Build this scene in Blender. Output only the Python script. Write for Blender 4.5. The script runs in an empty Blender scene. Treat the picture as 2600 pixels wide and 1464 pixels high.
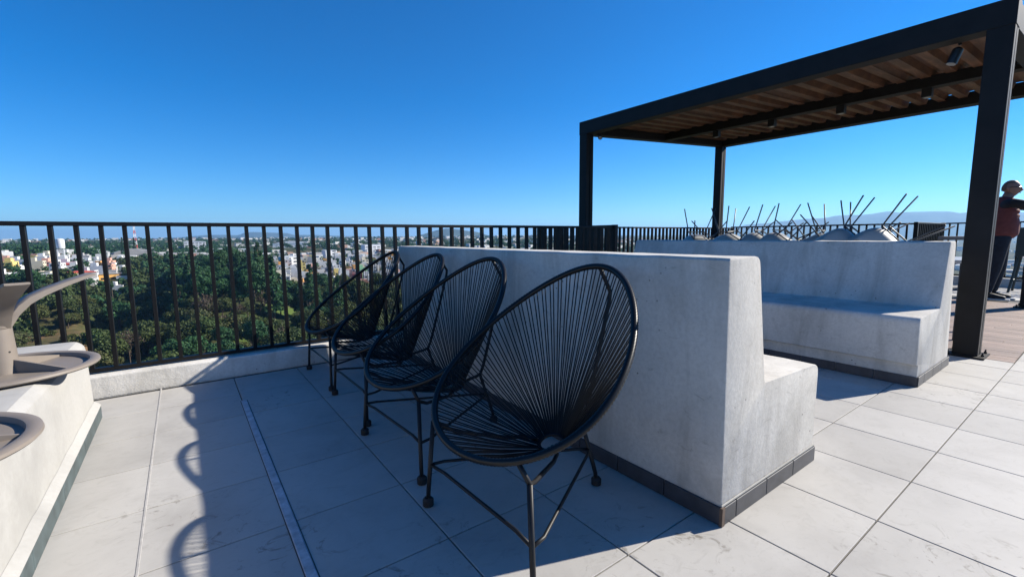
import bpy, bmesh, math, random
import numpy as np
from mathutils import Vector, Matrix
random.seed(7); rng = np.random.default_rng(7)
R = math.radians
scene = bpy.context.scene
col = scene.collection

# ------------------------------------------------------------------ camera
CAM_H = 1.0
yaw, pitch, roll = 0.631228, 0.117173, 0.0078568
fw = Vector((math.sin(yaw)*math.cos(pitch), math.cos(yaw)*math.cos(pitch), -math.sin(pitch)))
rt = Vector((math.cos(yaw), -math.sin(yaw), 0)); dn = fw.cross(rt)
c_, s_ = math.cos(roll), math.sin(roll)
cr = c_*rt + s_*dn; cd = -s_*rt + c_*dn; up = -cd; bk = -fw
cam_d = bpy.data.cameras.new('camera'); cam = bpy.data.objects.new('camera', cam_d); col.objects.link(cam)
cam.matrix_world = Matrix(((cr.x, up.x, bk.x, 0), (cr.y, up.y, bk.y, 0), (cr.z, up.z, bk.z, CAM_H), (0, 0, 0, 1)))
cam_d.sensor_fit = 'HORIZONTAL'; cam_d.sensor_width = 36; cam_d.lens = 15.80
cam_d.clip_start = 0.05; cam_d.clip_end = 90000
scene.camera = cam

# ------------------------------------------------------------------ sky, sun, exposure
SUN_EL = R(31.2)
SUN_H = Vector((0.940, -0.339, 0)).normalized()          # horizontal direction towards the sun
world = bpy.data.worlds.new('World'); scene.world = world; world.use_nodes = True
wn = world.node_tree.nodes; wl = world.node_tree.links; wn.clear()
sky = wn.new('ShaderNodeTexSky'); sky.sky_type = 'NISHITA'; sky.sun_disc = False
sky.sun_elevation = SUN_EL; sky.sun_rotation = math.atan2(SUN_H.x, SUN_H.y)
sky.altitude = 1500; sky.air_density = 1.0; sky.dust_density = 0.0; sky.ozone_density = 3.0
bg = wn.new('ShaderNodeBackground'); bg.inputs['Strength'].default_value = 0.086
hs = wn.new('ShaderNodeHueSaturation'); hs.inputs['Saturation'].default_value = 1.2; hs.inputs['Hue'].default_value = 0.504
tint = wn.new('ShaderNodeMix'); tint.data_type = 'RGBA'; tint.blend_type = 'MULTIPLY'; tint.inputs[0].default_value = 1.0; tint.inputs[7].default_value = (0.54, 0.81, 1.03, 1)
wo = wn.new('ShaderNodeOutputWorld')
wl.new(sky.outputs[0], tint.inputs[6]); wl.new(tint.outputs[2], hs.inputs['Color']); wl.new(hs.outputs[0], bg.inputs[0]); wl.new(bg.outputs[0], wo.inputs[0])
sd = bpy.data.lights.new('sun', 'SUN'); sun = bpy.data.objects.new('sun', sd); col.objects.link(sun)
sd.energy = 5.0; sd.angle = R(0.53); sd.color = (1.0, 0.93, 0.82)
sv = SUN_H*math.cos(SUN_EL) + Vector((0, 0, math.sin(SUN_EL)))
sun.rotation_euler = sv.to_track_quat('Z', 'Y').to_euler(); sun.location = (20, -8, 20)
vs = scene.view_settings
vs.view_transform = 'Standard'; vs.look = 'None'; vs.gamma = 1.0; vs.use_curve_mapping = False; vs.exposure = 0.86
cy = scene.cycles
cy.use_denoising = True; cy.max_bounces = 8; cy.diffuse_bounces = 4; cy.glossy_bounces = 3
cy.transmission_bounces = 4; cy.transparent_max_bounces = 8; cy.volume_bounces = 1; cy.caustics_reflective = False
cy.caustics_refractive = False; cy.sample_clamp_indirect = 8.0

# ------------------------------------------------------------------ helpers
class MB:
    """collects geometry of one mesh"""
    def __init__(s): s.v = []; s.f = []
    def add(s, vs, fs):
        n = len(s.v); s.v += [tuple(v) for v in vs]; s.f += [tuple(i+n for i in f) for f in fs]; return s
    def box(s, x0, x1, y0, y1, z0, z1):
        return s.add([(x0,y0,z0),(x1,y0,z0),(x1,y1,z0),(x0,y1,z0),(x0,y0,z1),(x1,y0,z1),(x1,y1,z1),(x0,y1,z1)],
              [(0,3,2,1),(4,5,6,7),(0,1,5,4),(1,2,6,5),(2,3,7,6),(3,0,4,7)])
    def beam(s, p, q, w, h):
        """box along p->q, w across (horizontal), h upright"""
        p, q = Vector(p), Vector(q); d = (q-p).normalized()
        a = d.cross(Vector((0,0,1)));  a = a.normalized() if a.length > 1e-5 else Vector((1,0,0))
        b = a.cross(d).normalized()
        vs = [c + a*i*w/2 + b*j*h/2 for c in (p, q) for i, j in ((-1,-1),(1,-1),(1,1),(-1,1))]
        return s.add(vs, [(3,2,1,0),(4,5,6,7),(0,1,5,4),(1,2,6,5),(2,3,7,6),(3,0,4,7)])
    def tube(s, pts, r, n=8, closed=False, caps=True):
        pts = [Vector(p) for p in pts]; N = len(pts); rr = r if isinstance(r, (list, tuple)) else [r]*N
        rings = []; ref = None
        for i, p in enumerate(pts):
            a = pts[(i-1) % N] if (closed or i > 0) else p; b = pts[(i+1) % N] if (closed or i < N-1) else p
            t = (b-a).normalized()
            if ref is None: ref = t.orthogonal().normalized()
            ref = (ref - t*ref.dot(t)).normalized(); w = t.cross(ref)
            rings.append([p + (ref*math.cos(2*math.pi*k/n) + w*math.sin(2*math.pi*k/n))*rr[i] for k in range(n)])
        fs = []
        M = N if closed else N-1
        for i in range(M):
            j = (i+1) % N
            for k in range(n): fs.append((i*n+k, i*n+(k+1) % n, j*n+(k+1) % n, j*n+k))
        if caps and not closed:
            fs.append(tuple(range(n-1, -1, -1))); fs.append(tuple((N-1)*n+k for k in range(n)))
        return s.add([v for g in rings for v in g], fs)
    def lathe(s, prof, n=24, c=(0,0,0)):
        vs = []; fs = []
        for r, z in prof:
            for k in range(n):
                a = 2*math.pi*k/n; vs.append((c[0]+r*math.cos(a), c[1]+r*math.sin(a), c[2]+z))
        for i in range(len(prof)-1):
            for k in range(n): fs.append((i*n+k, i*n+(k+1) % n, (i+1)*n+(k+1) % n, (i+1)*n+k))
        fs.append(tuple(range(n-1, -1, -1))); fs.append(tuple((len(prof)-1)*n+k for k in range(n)))
        return s.add(vs, fs)
    def extrude_xz(s, prof, y0, y1, ny=1):
        n = len(prof); vs = []; fs = []
        for j in range(ny+1):
            y = y0+(y1-y0)*j/ny; vs += [(x, y, z) for x, z in prof]
        for j in range(ny):
            for i in range(n): fs.append((j*n+i, j*n+(i+1) % n, (j+1)*n+(i+1) % n, (j+1)*n+i))
        fs.append(tuple(range(n-1, -1, -1))); fs.append(tuple(ny*n+i for i in range(n)))
        return s.add(vs, fs)
    def mesh(s, name, mat=None, smooth=None, bevel=0, seg=2):
        me = bpy.data.meshes.new(name); me.from_pydata(s.v, [], s.f); 
        bm = bmesh.new(); bm.from_mesh(me)
        bmesh.ops.recalc_face_normals(bm, faces=bm.faces)
        if bevel:
            ed = [e for e in bm.edges if len(e.link_faces) == 2 and e.calc_face_angle(0) > R(25)]
            bmesh.ops.bevel(bm, geom=ed, offset=bevel, segments=seg, affect='EDGES', profile=0.6)
        bm.to_mesh(me); bm.free()
        if mat: me.materials.append(mat)
        if smooth is not None:
            me.polygons.foreach_set('use_smooth', [True]*len(me.polygons))
            if smooth > 0: me.set_sharp_from_angle(angle=R(smooth))
        me.update(); return me
def wloc(o):
    p = Vector((0,0,0))
    while o is not None: p += o.location; o = o.parent
    return p
def put(name, me, parent=None, loc=(0,0,0), rz=0.0):
    o = bpy.data.objects.new(name, me); col.objects.link(o); o.parent = parent; o.location = loc
    if rz: o.rotation_euler = (0,0,rz)
    return o
def build(mb, name, mat, parent=None, smooth=None, bevel=0, seg=2, world=True):
    """mesh given in world coordinates, stored relative to its (unrotated) parent"""
    if parent is not None and world:
        w = wloc(parent); mb.v = [(a-w.x, b-w.y, c-w.z) for a, b, c in mb.v]
    return put(name, mb.mesh(name, mat, smooth, bevel, seg), parent)
def empty(name, loc, rz=0.0, parent=None):
    o = bpy.data.objects.new(name, None); col.objects.link(o); o.location = loc; o.rotation_euler = (0,0,rz); o.parent = parent
    o.empty_display_size = 0.1
    return o
def tag(o, label=None, cat=None, group=None, kind=None):
    if label: o['label'] = label
    if cat: o['category'] = cat
    if group: o['group'] = group
    if kind: o['kind'] = kind
    return o
def copy_tree(o, parent=None):
    c = o.copy(); col.objects.link(c); c.parent = parent
    for ch in kids.get(o.name, o.children): copy_tree(ch, c)
    return c
kids = {}

# ------------------------------------------------------------------ materials
def mat_new(name):
    m = bpy.data.materials.new(name); m.use_nodes = True
    nt = m.node_tree; return m, nt.nodes, nt.links, nt.nodes['Principled BSDF']
def ramp(n, l, src, stops):
    r = n.new('ShaderNodeValToRGB'); e = r.color_ramp.elements
    while len(e) < len(stops): e.new(0.5)
    for el, (p, c) in zip(e, stops): el.position = p; el.color = (*c, 1) if len(c) == 3 else c
    l.new(src, r.inputs[0]); return r.outputs[0]
def noise(n, l, scale, detail=4, rough=0.55, vec=None, dist=0.0):
    t = n.new('ShaderNodeTexNoise'); t.inputs['Scale'].default_value = scale; t.inputs['Detail'].default_value = detail
    t.inputs['Roughness'].default_value = rough; t.inputs['Distortion'].default_value = dist
    if vec is not None: l.new(vec, t.inputs['Vector'])
    return t.outputs['Fac']
def mixc(n, l, fac, a, b, mode='MIX'):
    m = n.new('ShaderNodeMix'); m.data_type = 'RGBA'; m.blend_type = mode
    if isinstance(fac, float): m.inputs[0].default_value = fac
    else: l.new(fac, m.inputs[0])
    for i, v in ((6, a), (7, b)):
        if isinstance(v, tuple): m.inputs[i].default_value = (*v, 1)
        else: l.new(v, m.inputs[i])
    return m.outputs[2]
def wcoord(n, obj=False):
    return n.new('ShaderNodeTexCoord').outputs['Object'] if obj else n.new('ShaderNodeNewGeometry').outputs['Position']
def scaled(n, l, vec, s):
    m = n.new('ShaderNodeMapping'); m.inputs['Scale'].default_value = s; l.new(vec, m.inputs['Vector']); return m.outputs[0]
def bump(n, l, b, h, strength, dist=0.01):
    bp = n.new('ShaderNodeBump'); bp.inputs['Strength'].default_value = strength; bp.inputs['Distance'].default_value = dist
    l.new(h, bp.inputs['Height']); l.new(bp.outputs[0], b.inputs['Normal'])
def simple(name, c, rough=0.5, metal=0.0, var=0.12, scale=8, bmp=0.0, spec=0.5):
    m, n, l, b = mat_new(name); p = wcoord(n)
    f = noise(n, l, scale, 4, 0.6, p)
    lo = tuple(x*(1-var) for x in c); hi = tuple(min(1, x*(1+var)) for x in c)
    l.new(ramp(n, l, f, [(0.3, lo), (0.7, hi)]), b.inputs['Base Color'])
    b.inputs['Roughness'].default_value = rough; b.inputs['Metallic'].default_value = metal
    b.inputs['Specular IOR Level'].default_value = spec
    if bmp: bump(n, l, b, noise(n, l, scale*6, 4, 0.6, p), bmp, 0.004)
    return m

def concrete(name, base, dark, pore=True, blot=0.5, bmp=0.35):
    m, n, l, b = mat_new(name); p = wcoord(n)
    f1 = noise(n, l, 2.2, 6, 0.62, p, 0.4)
    c = ramp(n, l, f1, [(0.30, tuple(0.80*x for x in base)), (0.5, base), (0.72, tuple(min(1, 1.08*x) for x in base))])
    streak = noise(n, l, 5.0, 5, 0.65, scaled(n, l, p, (1.0, 1.0, 0.22)), 0.6)      # trowel and rain streaks
    c = mixc(n, l, ramp(n, l, streak, [(0.48, (0,0,0)), (0.68, (blot,)*3)]), c, dark)
    fine = noise(n, l, 60, 3, 0.7, p)
    c = mixc(n, l, ramp(n, l, fine, [(0.35, (0.22,)*3), (0.6, (0,0,0))]), c, dark)
    h = fine
    if pore:
        v = n.new('ShaderNodeTexVoronoi'); v.inputs['Scale'].default_value = 26; l.new(p, v.inputs['Vector'])
        gate = noise(n, l, 3.1, 2, 0.5, p)
        pr = n.new('ShaderNodeMath'); pr.operation = 'MULTIPLY'
        l.new(ramp(n, l, v.outputs['Distance'], [(0.07, (1,1,1)), (0.13, (0,0,0))]), pr.inputs[0])
        l.new(ramp(n, l, gate, [(0.52, (0,0,0)), (0.62, (1,1,1))]), pr.inputs[1])
        c = mixc(n, l, pr.outputs[0], c, tuple(0.35*x for x in dark))
    l.new(c, b.inputs['Base Color']); b.inputs['Roughness'].default_value = 0.82; b.inputs['Specular IOR Level'].default_value = 0.3
    scr = noise(n, l, 9, 6, 0.75, scaled(n, l, p, (1, 1, 2.6)), 1.4)                     # scuffs left by the trowel
    if pore:
        c = mixc(n, l, ramp(n, l, scr, [(0.60, (0,0,0)), (0.68, (0.55,)*3), (0.72, (0,0,0))]), c, dark)
        c = mixc(n, l, ramp(n, l, noise(n, l, 1.1, 3, 0.6, p, 0.8), [(0.52, (0,0,0)), (0.60, (0.30,)*3)]), c, tuple(0.72*x for x in base))
        l.new(c, b.inputs['Base Color'])
    bump(n, l, b, noise(n, l, 22, 6, 0.7, p), bmp, 0.006)
    return m
M = {}
M['concrete'] = concrete('polished_concrete', (0.56, 0.538, 0.495), (0.27, 0.25, 0.22))
M['stucco'] = concrete('white_stucco', (0.385, 0.38, 0.365), (0.28, 0.27, 0.25), pore=False, blot=0.18, bmp=0.12)
M['curb'] = concrete('painted_curb', (0.70, 0.68, 0.64), (0.34, 0.32, 0.27), pore=True, blot=0.4, bmp=0.6)
M['mortar'] = concrete('mortar', (0.42, 0.41, 0.38), (0.26, 0.25, 0.22), pore=False)
M['black_metal'] = simple('black_painted_steel', (0.010, 0.010, 0.011), 0.45, 0.0, 0.25, 30, 0, 0.3)
M['rail_metal'] = simple('rail_black_paint', (0.007, 0.007, 0.0075), 0.5, 0.0, 0.25, 25, 0, 0.22)
M['pergola'] = simple('charcoal_steel', (0.0125, 0.0115, 0.0115), 0.6, 0.0, 0.22, 7, 0.05, 0.22)
M['cord'] = simple('black_vinyl_cord', (0.006, 0.006, 0.0065), 0.36, 0.0, 0.2, 40, 0, 0.3)
M['rubber'] = simple('black_rubber', (0.012, 0.012, 0.013), 0.7)
M['skirt'] = simple('slate_skirting', (0.052, 0.075, 0.080), 0.45, 0.0, 0.35, 14, 0.05)
M['skirt_dark'] = simple('slate_skirting_dark', (0.040, 0.042, 0.050), 0.5, 0.0, 0.3, 14, 0.05)
M['rust_trim'] = simple('rusty_corner_trim', (0.12, 0.085, 0.065), 0.6, 0.3, 0.3, 20)
M['taupe'] = simple('taupe_plastic', (0.205, 0.176, 0.150), 0.5, 0.0, 0.06, 12)
M['shell'] = simple('grey_white_plastic', (0.40, 0.40, 0.385), 0.4, 0.0, 0.05, 6)
M['steel_leg'] = simple('grey_steel_leg', (0.055, 0.06, 0.068), 0.45, 0.2, 0.1)
M['stool'] = simple('dark_green_plastic', (0.022, 0.040, 0.042), 0.45, 0.0, 0.1)
M['counter'] = simple('beige_counter', (0.25, 0.225, 0.20), 0.5, 0.0, 0.1)
M['lamp_black'] = simple('spot_black', (0.012, 0.012, 0.013), 0.45)
M['lamp_face'] = simple('spot_lens', (0.35, 0.34, 0.33), 0.2)
M['grout'] = simple('grey_grout', (0.075, 0.073, 0.07), 0.9, 0.0, 0.25, 9)
M['joint_pale'] = simple('pale_joint', (0.37, 0.36, 0.345), 0.8, 0.0, 0.15, 30)
M['strip'] = simple('metal_cover_strip', (0.40, 0.42, 0.45), 0.6, 0.0, 0.3, 22)
# floor tiles: porcelain, each with its own tint
m, n, l, b = mat_new('porcelain_tile'); p = wcoord(n); oi = n.new('ShaderNodeObjectInfo')
c = ramp(n, l, noise(n, l, 3.0, 6, 0.65, p, 0.5), [(0.28, (0.365, 0.350, 0.325)), (0.5, (0.425, 0.410, 0.382)), (0.72, (0.46, 0.445, 0.415))])
c = mixc(n, l, ramp(n, l, noise(n, l, 14, 5, 0.7, scaled(n, l, p, (1, 1.6, 1)), 1.2), [(0.54, (0,0,0)), (0.72, (0.28,)*3)]), c, (0.27, 0.25, 0.22))
mul = n.new('ShaderNodeMapRange'); mul.inputs['To Min'].default_value = 0.92; mul.inputs['To Max'].default_value = 1.05
l.new(oi.outputs['Random'], mul.inputs['Value'])
hsv = n.new('ShaderNodeHueSaturation'); l.new(c, hsv.inputs['Color']); l.new(mul.outputs[0], hsv.inputs['Value'])
# dried dirt marks, thicker where chairs stand
d1 = ramp(n, l, noise(n, l, 9, 6, 0.75, p, 1.5), [(0.56, (0,0,0)), (0.66, (0.75,)*3)])
d2 = ramp(n, l, noise(n, l, 0.9, 2, 0.5, p), [(0.50, (0,0,0)), (0.60, (1,1,1))])
dm = n.new('ShaderNodeMath'); dm.operation = 'MULTIPLY'; l.new(d1, dm.inputs[0]); l.new(d2, dm.inputs[1])
c = mixc(n, l, dm.outputs[0], hsv.outputs[0], (0.14, 0.125, 0.10))
l.new(c, b.inputs['Base Color']); b.inputs['Roughness'].default_value = 0.6; b.inputs['Specular IOR Level'].default_value = 0.35
bump(n, l, b, noise(n, l, 45, 4, 0.6, p), 0.08, 0.003); M['tile'] = m
# plank deck
m, n, l, b = mat_new('wood_look_plank'); p = wcoord(n); oi = n.new('ShaderNodeObjectInfo')
g = noise(n, l, 6, 6, 0.65, scaled(n, l, p, (9, 1, 1)), 0.8)
c = ramp(n, l, g, [(0.3, (0.15, 0.098, 0.076)), (0.55, (0.235, 0.165, 0.134)), (0.8, (0.32, 0.245, 0.205))])
mr = n.new('ShaderNodeMapRange'); mr.inputs['To Min'].default_value = 0.78; mr.inputs['To Max'].default_value = 1.2
l.new(oi.outputs['Random'], mr.inputs['Value'])
hsv = n.new('ShaderNodeHueSaturation'); l.new(c, hsv.inputs['Color']); l.new(mr.outputs[0], hsv.inputs['Value'])
l.new(hsv.outputs[0], b.inputs['Base Color']); b.inputs['Roughness'].default_value = 0.6; M['plank'] = m
# roof sheet
m, n, l, b = mat_new('rusty_roof_sheet'); p = wcoord(n)
c = ramp(n, l, noise(n, l, 4, 6, 0.7, scaled(n, l, p, (0.6, 3, 1)), 0.6), [(0.25, (0.030, 0.013, 0.007)), (0.5, (0.10, 0.046, 0.023)), (0.70, (0.21, 0.10, 0.050))])
l.new(c, b.inputs['Base Color']); b.inputs['Roughness'].default_value = 0.55; M['roof'] = m

# ================================================================== LARGE STRUCTURE
# ---- terrace floor: slab + one object per tile
fl = MB()
fl.box(-3.2, 4.5, -4.0, 3.96, -48, -0.012)
fl.box(4.5, 10.2, -4.0, 5.42, -48, -0.012)
fl.box(10.2, 12.2, -4.0, 2.26, -48, -0.012)
floor = build(fl, 'floor', M['grout']); tag(floor, kind='structure')
PX, PY, X0, Y0 = 0.4152, 0.4095, 0.647, 0.4345
gap = 0.0050
tb = MB().box(gap/2, PX-gap/2, gap/2, PY-gap/2, -0.0119, 0.0)
tile_me = tb.mesh('tile', M['tile'], None, 0.0012, 1)
nt_ = 0; rest_tiles = MB()
for i in range(-5, 28):
    for j in range(-8, 9):
        x, y = X0+i*PX, Y0+j*PY
        if x < -1.0 or x > 11.9 or y+PY > 3.80 or y < -3.0: continue
        if x > 10.0 and y+PY > 2.15: continue
        if x+PX > 5.08 and x < 9.40 and y >= 0.42: continue       # the plank deck
        # only what the terrace shows from where one stands
        th = math.degrees(math.atan2(x+0.2, y+0.2)) - 36.17
        hid = abs(th) > 62 or math.hypot(x+.2, y+.2) < 0.75
        x1c = min(x+PX, 5.08) if (x < 5.08 < x+PX and y >= 0.42) else None
        if 1.46 < x and x+PX < 2.19 and y > 0.76 and y+PY < 3.45: continue
        if hid: rest_tiles.box(x+gap/2, x+PX-gap/2, y+gap/2, y+PY-gap/2, -0.0119, -.0003); continue
        t = put('tile', tile_me, floor, (x, y, random.uniform(-0.0006, 0.0)))
        nt_ += 1
tag(build(rest_tiles, 'tile_field', M['tile'], floor), kind='stuff')
build(MB().box(4.806, 5.080, 0.4366, 5.35, -0.0119, -0.0005), 'tile_border', M['tile'], floor)
build(MB().box(9.404, 10.05, 2.07, 5.3, -0.0119, -0.0005), 'tile_border', M['tile'], floor)
# pale joint and metal strip that run between the chairs and the white bench
jb = MB()
build(MB().box(-0.1866, -0.1788, -0.6, 3.755, -0.0119, 0.0012), 'pale_joint', M['joint_pale'], floor, None, 0.001, 1)
st = MB(); ys = np.linspace(0.9, 3.15, 24); xl = 0.2245+rng.normal(0, 0.0004, 24); xr = 0.2545+rng.normal(0, 0.0004, 24)
vs = []; fs = []
for k in range(24): vs += [(xl[k], ys[k], 0.0005), (xl[k]+.002, ys[k], 0.0016), (xr[k]-.002, ys[k], 0.0016), (xr[k], ys[k], 0.0005)]
for k in range(23):
    for a in range(3): fs.append((k*4+a, k*4+a+1, k*4+a+5, k*4+a+4))
build(st.add(vs, fs), 'cover_strip', M['strip'], floor)
for xa, xb in ((0.2205, 0.2236), (0.2554, 0.2585)): build(MB().box(xa, xb, .9, 3.15, -.011, .0007), 'strip_edge', M['grout'], floor)
# plank deck under the pergola
pw = 0.105; deck = tag(build(MB().box(5.082, 9.40, 0.437, 5.25, -0.0119, -0.006), 'deck', M['grout']), kind='structure')
pl_me = MB().box(0.002, pw-0.002, 0.002, 1.198, -0.0059, 0.002).mesh('plank', M['plank'], None, 0.0012, 1)
for i in range(41):
    off = (i*0.43) % 1.2
    y = 0.437 - off
    while y < 3.0:
        if y < 0.437:
            me = MB().box(0.002, pw-0.002, 0.439-y, 1.198, -0.0059, 0.002).mesh('plank', M['plank'])
        else: me = pl_me
        put('plank', me, deck, (5.084+i*pw, y, random.uniform(-0.001, 0)))
        y += 1.2

# ---- concrete benches
def rounded(pts):
    """polygon with rounded corners: pts = (x, z, radius)"""
    out = []; N = len(pts)
    for i, (x, z, r) in enumerate(pts):
        p = Vector((x, z)); a = Vector(pts[i-1][:2])-p; b_ = Vector(pts[(i+1) % N][:2])-p
        if r <= 0: out.append((x, z)); continue
        a.normalize(); b_.normalize()
        for t in (0, .25, .5, .75, 1):
            q = p + a*r*(1-t)**2 + b_*r*t**2
            out.append((q.x, q.y))
    return out
def rough_up(me, amp, sc, zmin=0.1):
    from mathutils import noise as mn
    for v in me.vertices:
        if v.co.z > zmin: v.co += mn.noise_vector(v.co*sc)*amp
def skirting(root, runs, h, th, mat, name='skirting_tile'):
    """runs: list of (axis, fixed coordinate, outward sign, joints)"""
    for ax, c, sgn, js in runs:
        for a, b_ in zip(js[:-1], js[1:]):
            a, b_ = min(a, b_)+0.0018, max(a, b_)-0.0018
            lo, hi = min(c, c+sgn*th), max(c, c+sgn*th)
            mb = MB().box(lo, hi, a, b_, 0.001, h) if ax == 'x' else MB().box(a, b_, lo, hi, 0.001, h)
            build(mb, name, mat, root, None, 0.0015, 1)
b1 = empty('concrete_bench', (1.80, 2.11, 0))
tag(b1, 'nearer long concrete bench whose tall back stands behind the black cord chairs', 'bench', 'concrete benches facing each other')
pr = rounded([(1.433, .001, 0), (1.430, .25, 0), (1.409, .922, .014), (1.613, .922, .030), (1.703, .452, .018), (2.196, .440, .050), (2.192, .001, 0)])
bb = build(MB().extrude_xz(pr, .748, 3.48, 40), 'bench_body', M['concrete'], b1, None, .006, 2)
rough_up(bb.data, .0022, 9.0, 0.09); bb.data.polygons.foreach_set('use_smooth', [True]*len(bb.data.polygons)); bb.data.set_sharp_from_angle(angle=R(40))
skirting(b1, [('x', 1.4325, -1, [.744+.2275*k for k in range(13)]), ('y', .7475, -1, [1.44, 1.518, 1.745, 1.976, 2.195])], .066, .009, M['skirt_dark'])
build(MB().box(1.4215, 1.4385, .7365, .7475, .001, .068), 'corner_trim', M['rust_trim'], b1)
build(MB().box(1.428, 2.198, .743, .7475, .067, .074), 'mortar_bead', M['mortar'], b1, None, .001, 1)
b2 = empty('concrete_bench', (4.2, 2.1, 0))
tag(b2, 'farther concrete bench, its shaded seat and back turned towards the chairs, upturned chairs behind it', 'bench', 'concrete benches facing each other')
pr = rounded([(3.790, .001, 0), (3.790, .142, 0), (3.752, .150, .004), (3.735, .458, .045), (4.238, .470, .018), (4.350, .932, .016), (4.508, .936, .022), (4.628, .001, 0)])
bb = build(MB().extrude_xz(pr, .735, 3.45, 36), 'bench_body', M['concrete'], b2, None, .008, 2)
rough_up(bb.data, .0025, 8.0, 0.09); bb.data.polygons.foreach_set('use_smooth', [True]*len(bb.data.polygons)); bb.data.set_sharp_from_angle(angle=R(40))
skirting(b2, [('x', 3.7895, -1, [.731+.2275*k for k in range(13)]), ('y', .7345, -1, [3.79, 3.93, 4.16, 4.39, 4.63])], .066, .009, M['skirt_dark'])
b3 = empty('stucco_bench', (-.9, 1.5, 0))
tag(b3, 'white plastered low bench holding two upturned taupe tables beside the railing', 'bench')
pr = rounded([(-1.6, .001, 0), (-1.6, .448, .04), (-.468, .448, .055), (-.457, .001, 0)])
bb = build(MB().extrude_xz(pr, -1.2, 3.345, 50), 'bench_body', M['stucco'], b3, None, .022, 3)
rough_up(bb.data, .0016, 5.0, 0.1); bb.data.polygons.foreach_set('use_smooth', [True]*len(bb.data.polygons)); bb.data.set_sharp_from_angle(angle=R(50))
vs = []; fs = []; ys = np.linspace(-1.2, 3.335, 60)
for k, y in enumerate(ys):
    a, b_ = .100+.002*math.sin(k*1.7)+random.uniform(-.002, .002), .071+random.uniform(-.0015, .0015)
    vs += [(-.4585, y, a), (-.446+random.uniform(-.002, .002), y, b_+.018), (-.4315, y, b_+.004), (-.4315, y, .0725), (-.4585, y, .0725)]
for k in range(59):
    for a in range(4): fs.append((k*5+a, k*5+a+1, k*5+a+6, k*5+a+5))
fs += [(0, 1, 2, 3, 4), tuple(59*5+i for i in range(5))]
build(MB().add(vs, fs), 'mortar_bead', M['stucco'], b3, 40)
skirting(b3, [('x', -.4425, 1, [3.335, 3.251, 2.789, 2.325, 1.872, 1.42, .97, .52])], .072, .010, M['skirt'])

# ---- parapet curbs and railings
def curb(label, x0, x1, y0, y1, h):
    o = build(MB().box(x0, x1, y0, y1, -.011, h), 'parapet_curb', M['curb'], None, None, .012, 2)
    tag(o, label, 'curb', 'low curbs under the railing')
    return o
def sub(me, cuts):
    bm = bmesh.new(); bm.from_mesh(me); bmesh.ops.subdivide_edges(bm, edges=[e for e in bm.edges if e.calc_length() > .5], cuts=cuts); bm.to_mesh(me); bm.free()
cb = curb('white rough curb under the railing beside the chairs and white bench', -3.0, 4.32, 3.760, 3.95, .140)
curb('short curb running away behind the corner of the railing', 4.32, 4.51, 3.762, 5.40, .145)
curb('curb under the far railing behind the pergola', 4.515, 10.0, 5.205, 5.40, .15)
curb('curb under the far right railing behind the upturned chairs', 10.005, 10.195, 2.07, 5.40, .15)
curb('short curb below the dense jog of the right railing', 10.2, 11.985, 2.07, 2.25, .15)
curb('beige curb under the railing behind the standing person', 11.99, 12.19, -4.0, 2.25, .15)
def railing(label, p, q, z0, z1, first=0.0, posts=()):
    p, q = Vector((*p, 0)), Vector((*q, 0)); d = (q-p); L = d.length; d.normalize()
    along_x = abs(d.x) > .5
    root = empty('railing', (p.x, p.y, z0-.03)); tag(root, label, 'railing', 'black steel railings round the terrace')
    def bx(c0, c1, dep, za, zb):
        if along_x: return MB().box(min(p.x+d.x*c0, p.x+d.x*c1), max(p.x+d.x*c0, p.x+d.x*c1), p.y-dep/2, p.y+dep/2, za, zb)
        return MB().box(p.x-dep/2, p.x+dep/2, min(p.y+d.y*c0, p.y+d.y*c1), max(p.y+d.y*c0, p.y+d.y*c1), za, zb)
    build(bx(0, L, .050, z1-.026, z1), 'top_rail', M['rail_metal'], root, None, .002, 1)
    build(bx(0, L, .046, z0, z0+.026), 'bottom_rail', M['rail_metal'], root, None, .002, 1)
    t = first
    w, dp = .0225, .043
    me = (MB().box(-w/2, w/2, -dp/2, dp/2, z0+.025, z1-.025) if along_x else MB().box(-dp/2, dp/2, -w/2, w/2, z0+.025, z1-.025)).mesh('bar', M['rail_metal'], None, .0015, 1)
    while t < L-.03:
        c = p+d*t
        put('bar', me, root, (c.x-root.location.x, c.y-root.location.y, -root.location.z))
        t += .1139
    for t in posts:
        build(bx(t-.028, t+.028, .056, z0-.035, z1-.001 if 0 < t < L else z1+.002), 'post', M['rail_metal'], root, None, .002, 1)
    return root
railing('black vertical bar railing on the white curb beside the cord chairs', (-2.939, 3.85), (4.37, 3.85), .150, 1.105, .03)
railing('black railing return seen edge-on behind the bench, its bars overlapping', (4.4, 3.822), (4.4, 5.33), .155, 1.122, .10, (0.0, 1.48))
railing('far black railing behind the pergola posts', (4.43, 5.30), (10.07, 5.30), .165, 1.138, .09)
railing('black railing behind the upturned chairs on the right', (10.1, 5.33), (10.1, 2.13), .165, 1.158, .09, (0.0,))
railing('dense jog of the black railing right of the upturned chairs', (10.1, 2.16), (12.05, 2.16), .165, 1.172, .06, (0.0,))
railing('black railing behind the standing person at the right edge', (12.08, 2.185), (12.08, -3.0), .165, 1.180, .10, (0.0,))
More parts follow.
